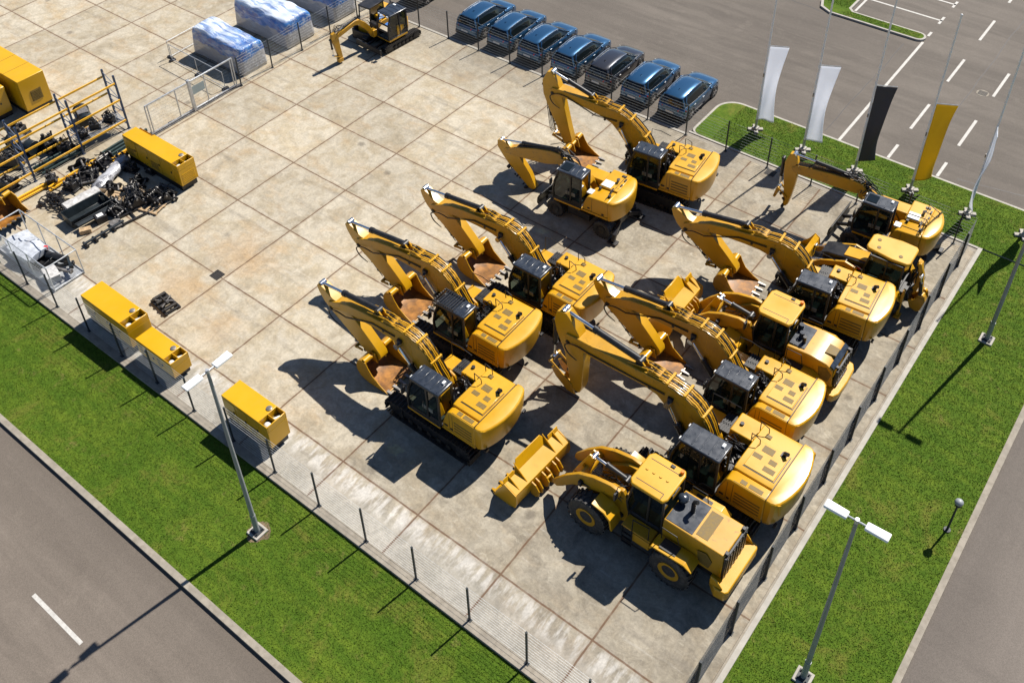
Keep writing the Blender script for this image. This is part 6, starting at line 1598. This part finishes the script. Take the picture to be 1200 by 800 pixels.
item('black_crate', 'open black plastic crate in the middle of the cage', 'crate', (.25, -12.9, .09), R(12), lambda m: (m.box(-.5, .5, -.5, -.46, 0, .5), m.box(-.5, .5, .46, .5, 0, .5), m.box(-.5, -.46, -.455, .455, 0, .5), m.box(.46, .5, -.455, .455, 0, .5), m.box(-.455, .455, -.455, .455, 0, .03)), 'black')
item('rolled_mat', 'dark rolled mat lying across the cage', 'rolled mat', (.75, -12.4, .25), R(20), lambda m: m.cyl((-.55, 0, .22), (.55, 0, .22), .2, 16), 'hose', 0)
item('red_canister', 'small red canister among the white sheets in the cage', 'canister', (-.25, -12.35, .42), R(30), lambda m: (m.box(-.10, .10, -.06, .06, 0, .20), m.cyl((.04, 0, .20), (.04, 0, .24), .03, 8)), 'red', .03)
item('pale_box', 'pale box in the cage corner toward the generators', 'box', (1.45, -13.2, .09), R(-14), lambda m: (m.box(-.45, .45, -.3, .3, 0, .42), m.box(-.47, .47, -.32, .32, .42, .47)), 'foam')
for k, (x, y, a) in enumerate([(1.3, -12.45, 50), (1.7, -12.7, 20), (1.55, -12.25, -20)]):
    item('scrap_bar', ['dark bar lying aslant in the cage end', 'dark bar by the corner post of the cage', 'dark bar against the open side of the cage'][k], 'scrap bar', (x, y, .25 + .1 * k), R(a), lambda m: (m.box(-.5, .5, -.06, .06, 0, .12), m.box(.38, .5, -.1, .1, .0, .2)), ['hose', 'steel', 'teal'][k], .01, 'scrap bars in the cage')
lb = empty('digging_bucket', (-4.2, -12.15, 0), R(8), 'loose yellow digging bucket with a toothed lip behind the cage', 'bucket')
bucket_mesh(lb, [(.72, .42), (.2, .12), (-.35, .06), (-.72, .3), (-.80, .72), (-.62, 1.12), (-.30, 1.28), (.0, 1.15), (.1, .95), (.22, .7)], 0, .85, list(range(0, 7)), 6, (-.42, 1.18))
# ------------------------------------------------------------------ camera, sun, sky
cam = bpy.data.cameras.new('camera'); co = bpy.data.objects.new('camera', cam); COL.objects.link(co)
F, PPY = 1193.7055, 204.8231; pit, yaw, rol = 0.6791153415, 2.24343635, -0.0228068977
cy, sy, cp, sp = math.cos(yaw), math.sin(yaw), math.cos(pit), math.sin(pit)
D = Vector((cy * cp, sy * cp, -sp)); Rt = Vector((sy, -cy, 0)); U = Rt.cross(D)
c_, s_ = math.cos(rol), math.sin(rol); R2 = Rt * c_ + U * s_; U2 = -Rt * s_ + U * c_
mt = Matrix(((R2.x, U2.x, -D.x, 40.798728), (R2.y, U2.y, -D.y, -27.007981), (R2.z, U2.z, -D.z, 34.352259), (0, 0, 0, 1)))
co.matrix_world = mt
cam.sensor_width = 36; cam.sensor_fit = 'HORIZONTAL'; cam.lens = 36 * F / 1200; cam.shift_y = -(400 - PPY) / 1200; cam.clip_end = 3000; cam.clip_start = .5
scn.camera = co
EL, AZ = R(52), R(80.5)   # sun elevation, direction towards the sun measured from +x
sd = Vector((math.cos(AZ) * math.cos(EL), math.sin(AZ) * math.cos(EL), math.sin(EL)))
sl = bpy.data.lights.new('sun', 'SUN'); so_ = bpy.data.objects.new('sun', sl); COL.objects.link(so_)
sl.energy = 5.0; sl.angle = R(.53); sl.color = (1.0, .94, .85); so_.rotation_euler = sd.to_track_quat('Z', 'Y').to_euler(); so_.location = sd * 60
w = bpy.data.worlds.new('World'); scn.world = w; w.use_nodes = True
nt = w.node_tree; sk = nt.nodes.new('ShaderNodeTexSky'); sk.sky_type = 'NISHITA'; sk.sun_disc = False; sk.sun_elevation = EL; sk.sun_rotation = PI / 2 - AZ; sk.altitude = 1500; sk.air_density = .8; sk.dust_density = .2; sk.ozone_density = 2.0
nt.links.new(sk.outputs[0], nt.nodes['Background'].inputs[0]); nt.nodes['Background'].inputs[1].default_value = .075
scn.view_settings.view_transform = 'Standard'; scn.view_settings.look = 'None'; scn.view_settings.gamma = 1; scn.view_settings.exposure = .58; scn.view_settings.use_curve_mapping = False
scn.render.engine = 'CYCLES'
scn.cycles.max_bounces = 5; scn.cycles.diffuse_bounces = 1; scn.cycles.transparent_max_bounces = 12; scn.cycles.caustics_reflective = False; scn.cycles.caustics_refractive = False; scn.cycles.sample_clamp_indirect = 4; scn.cycles.use_denoising = True
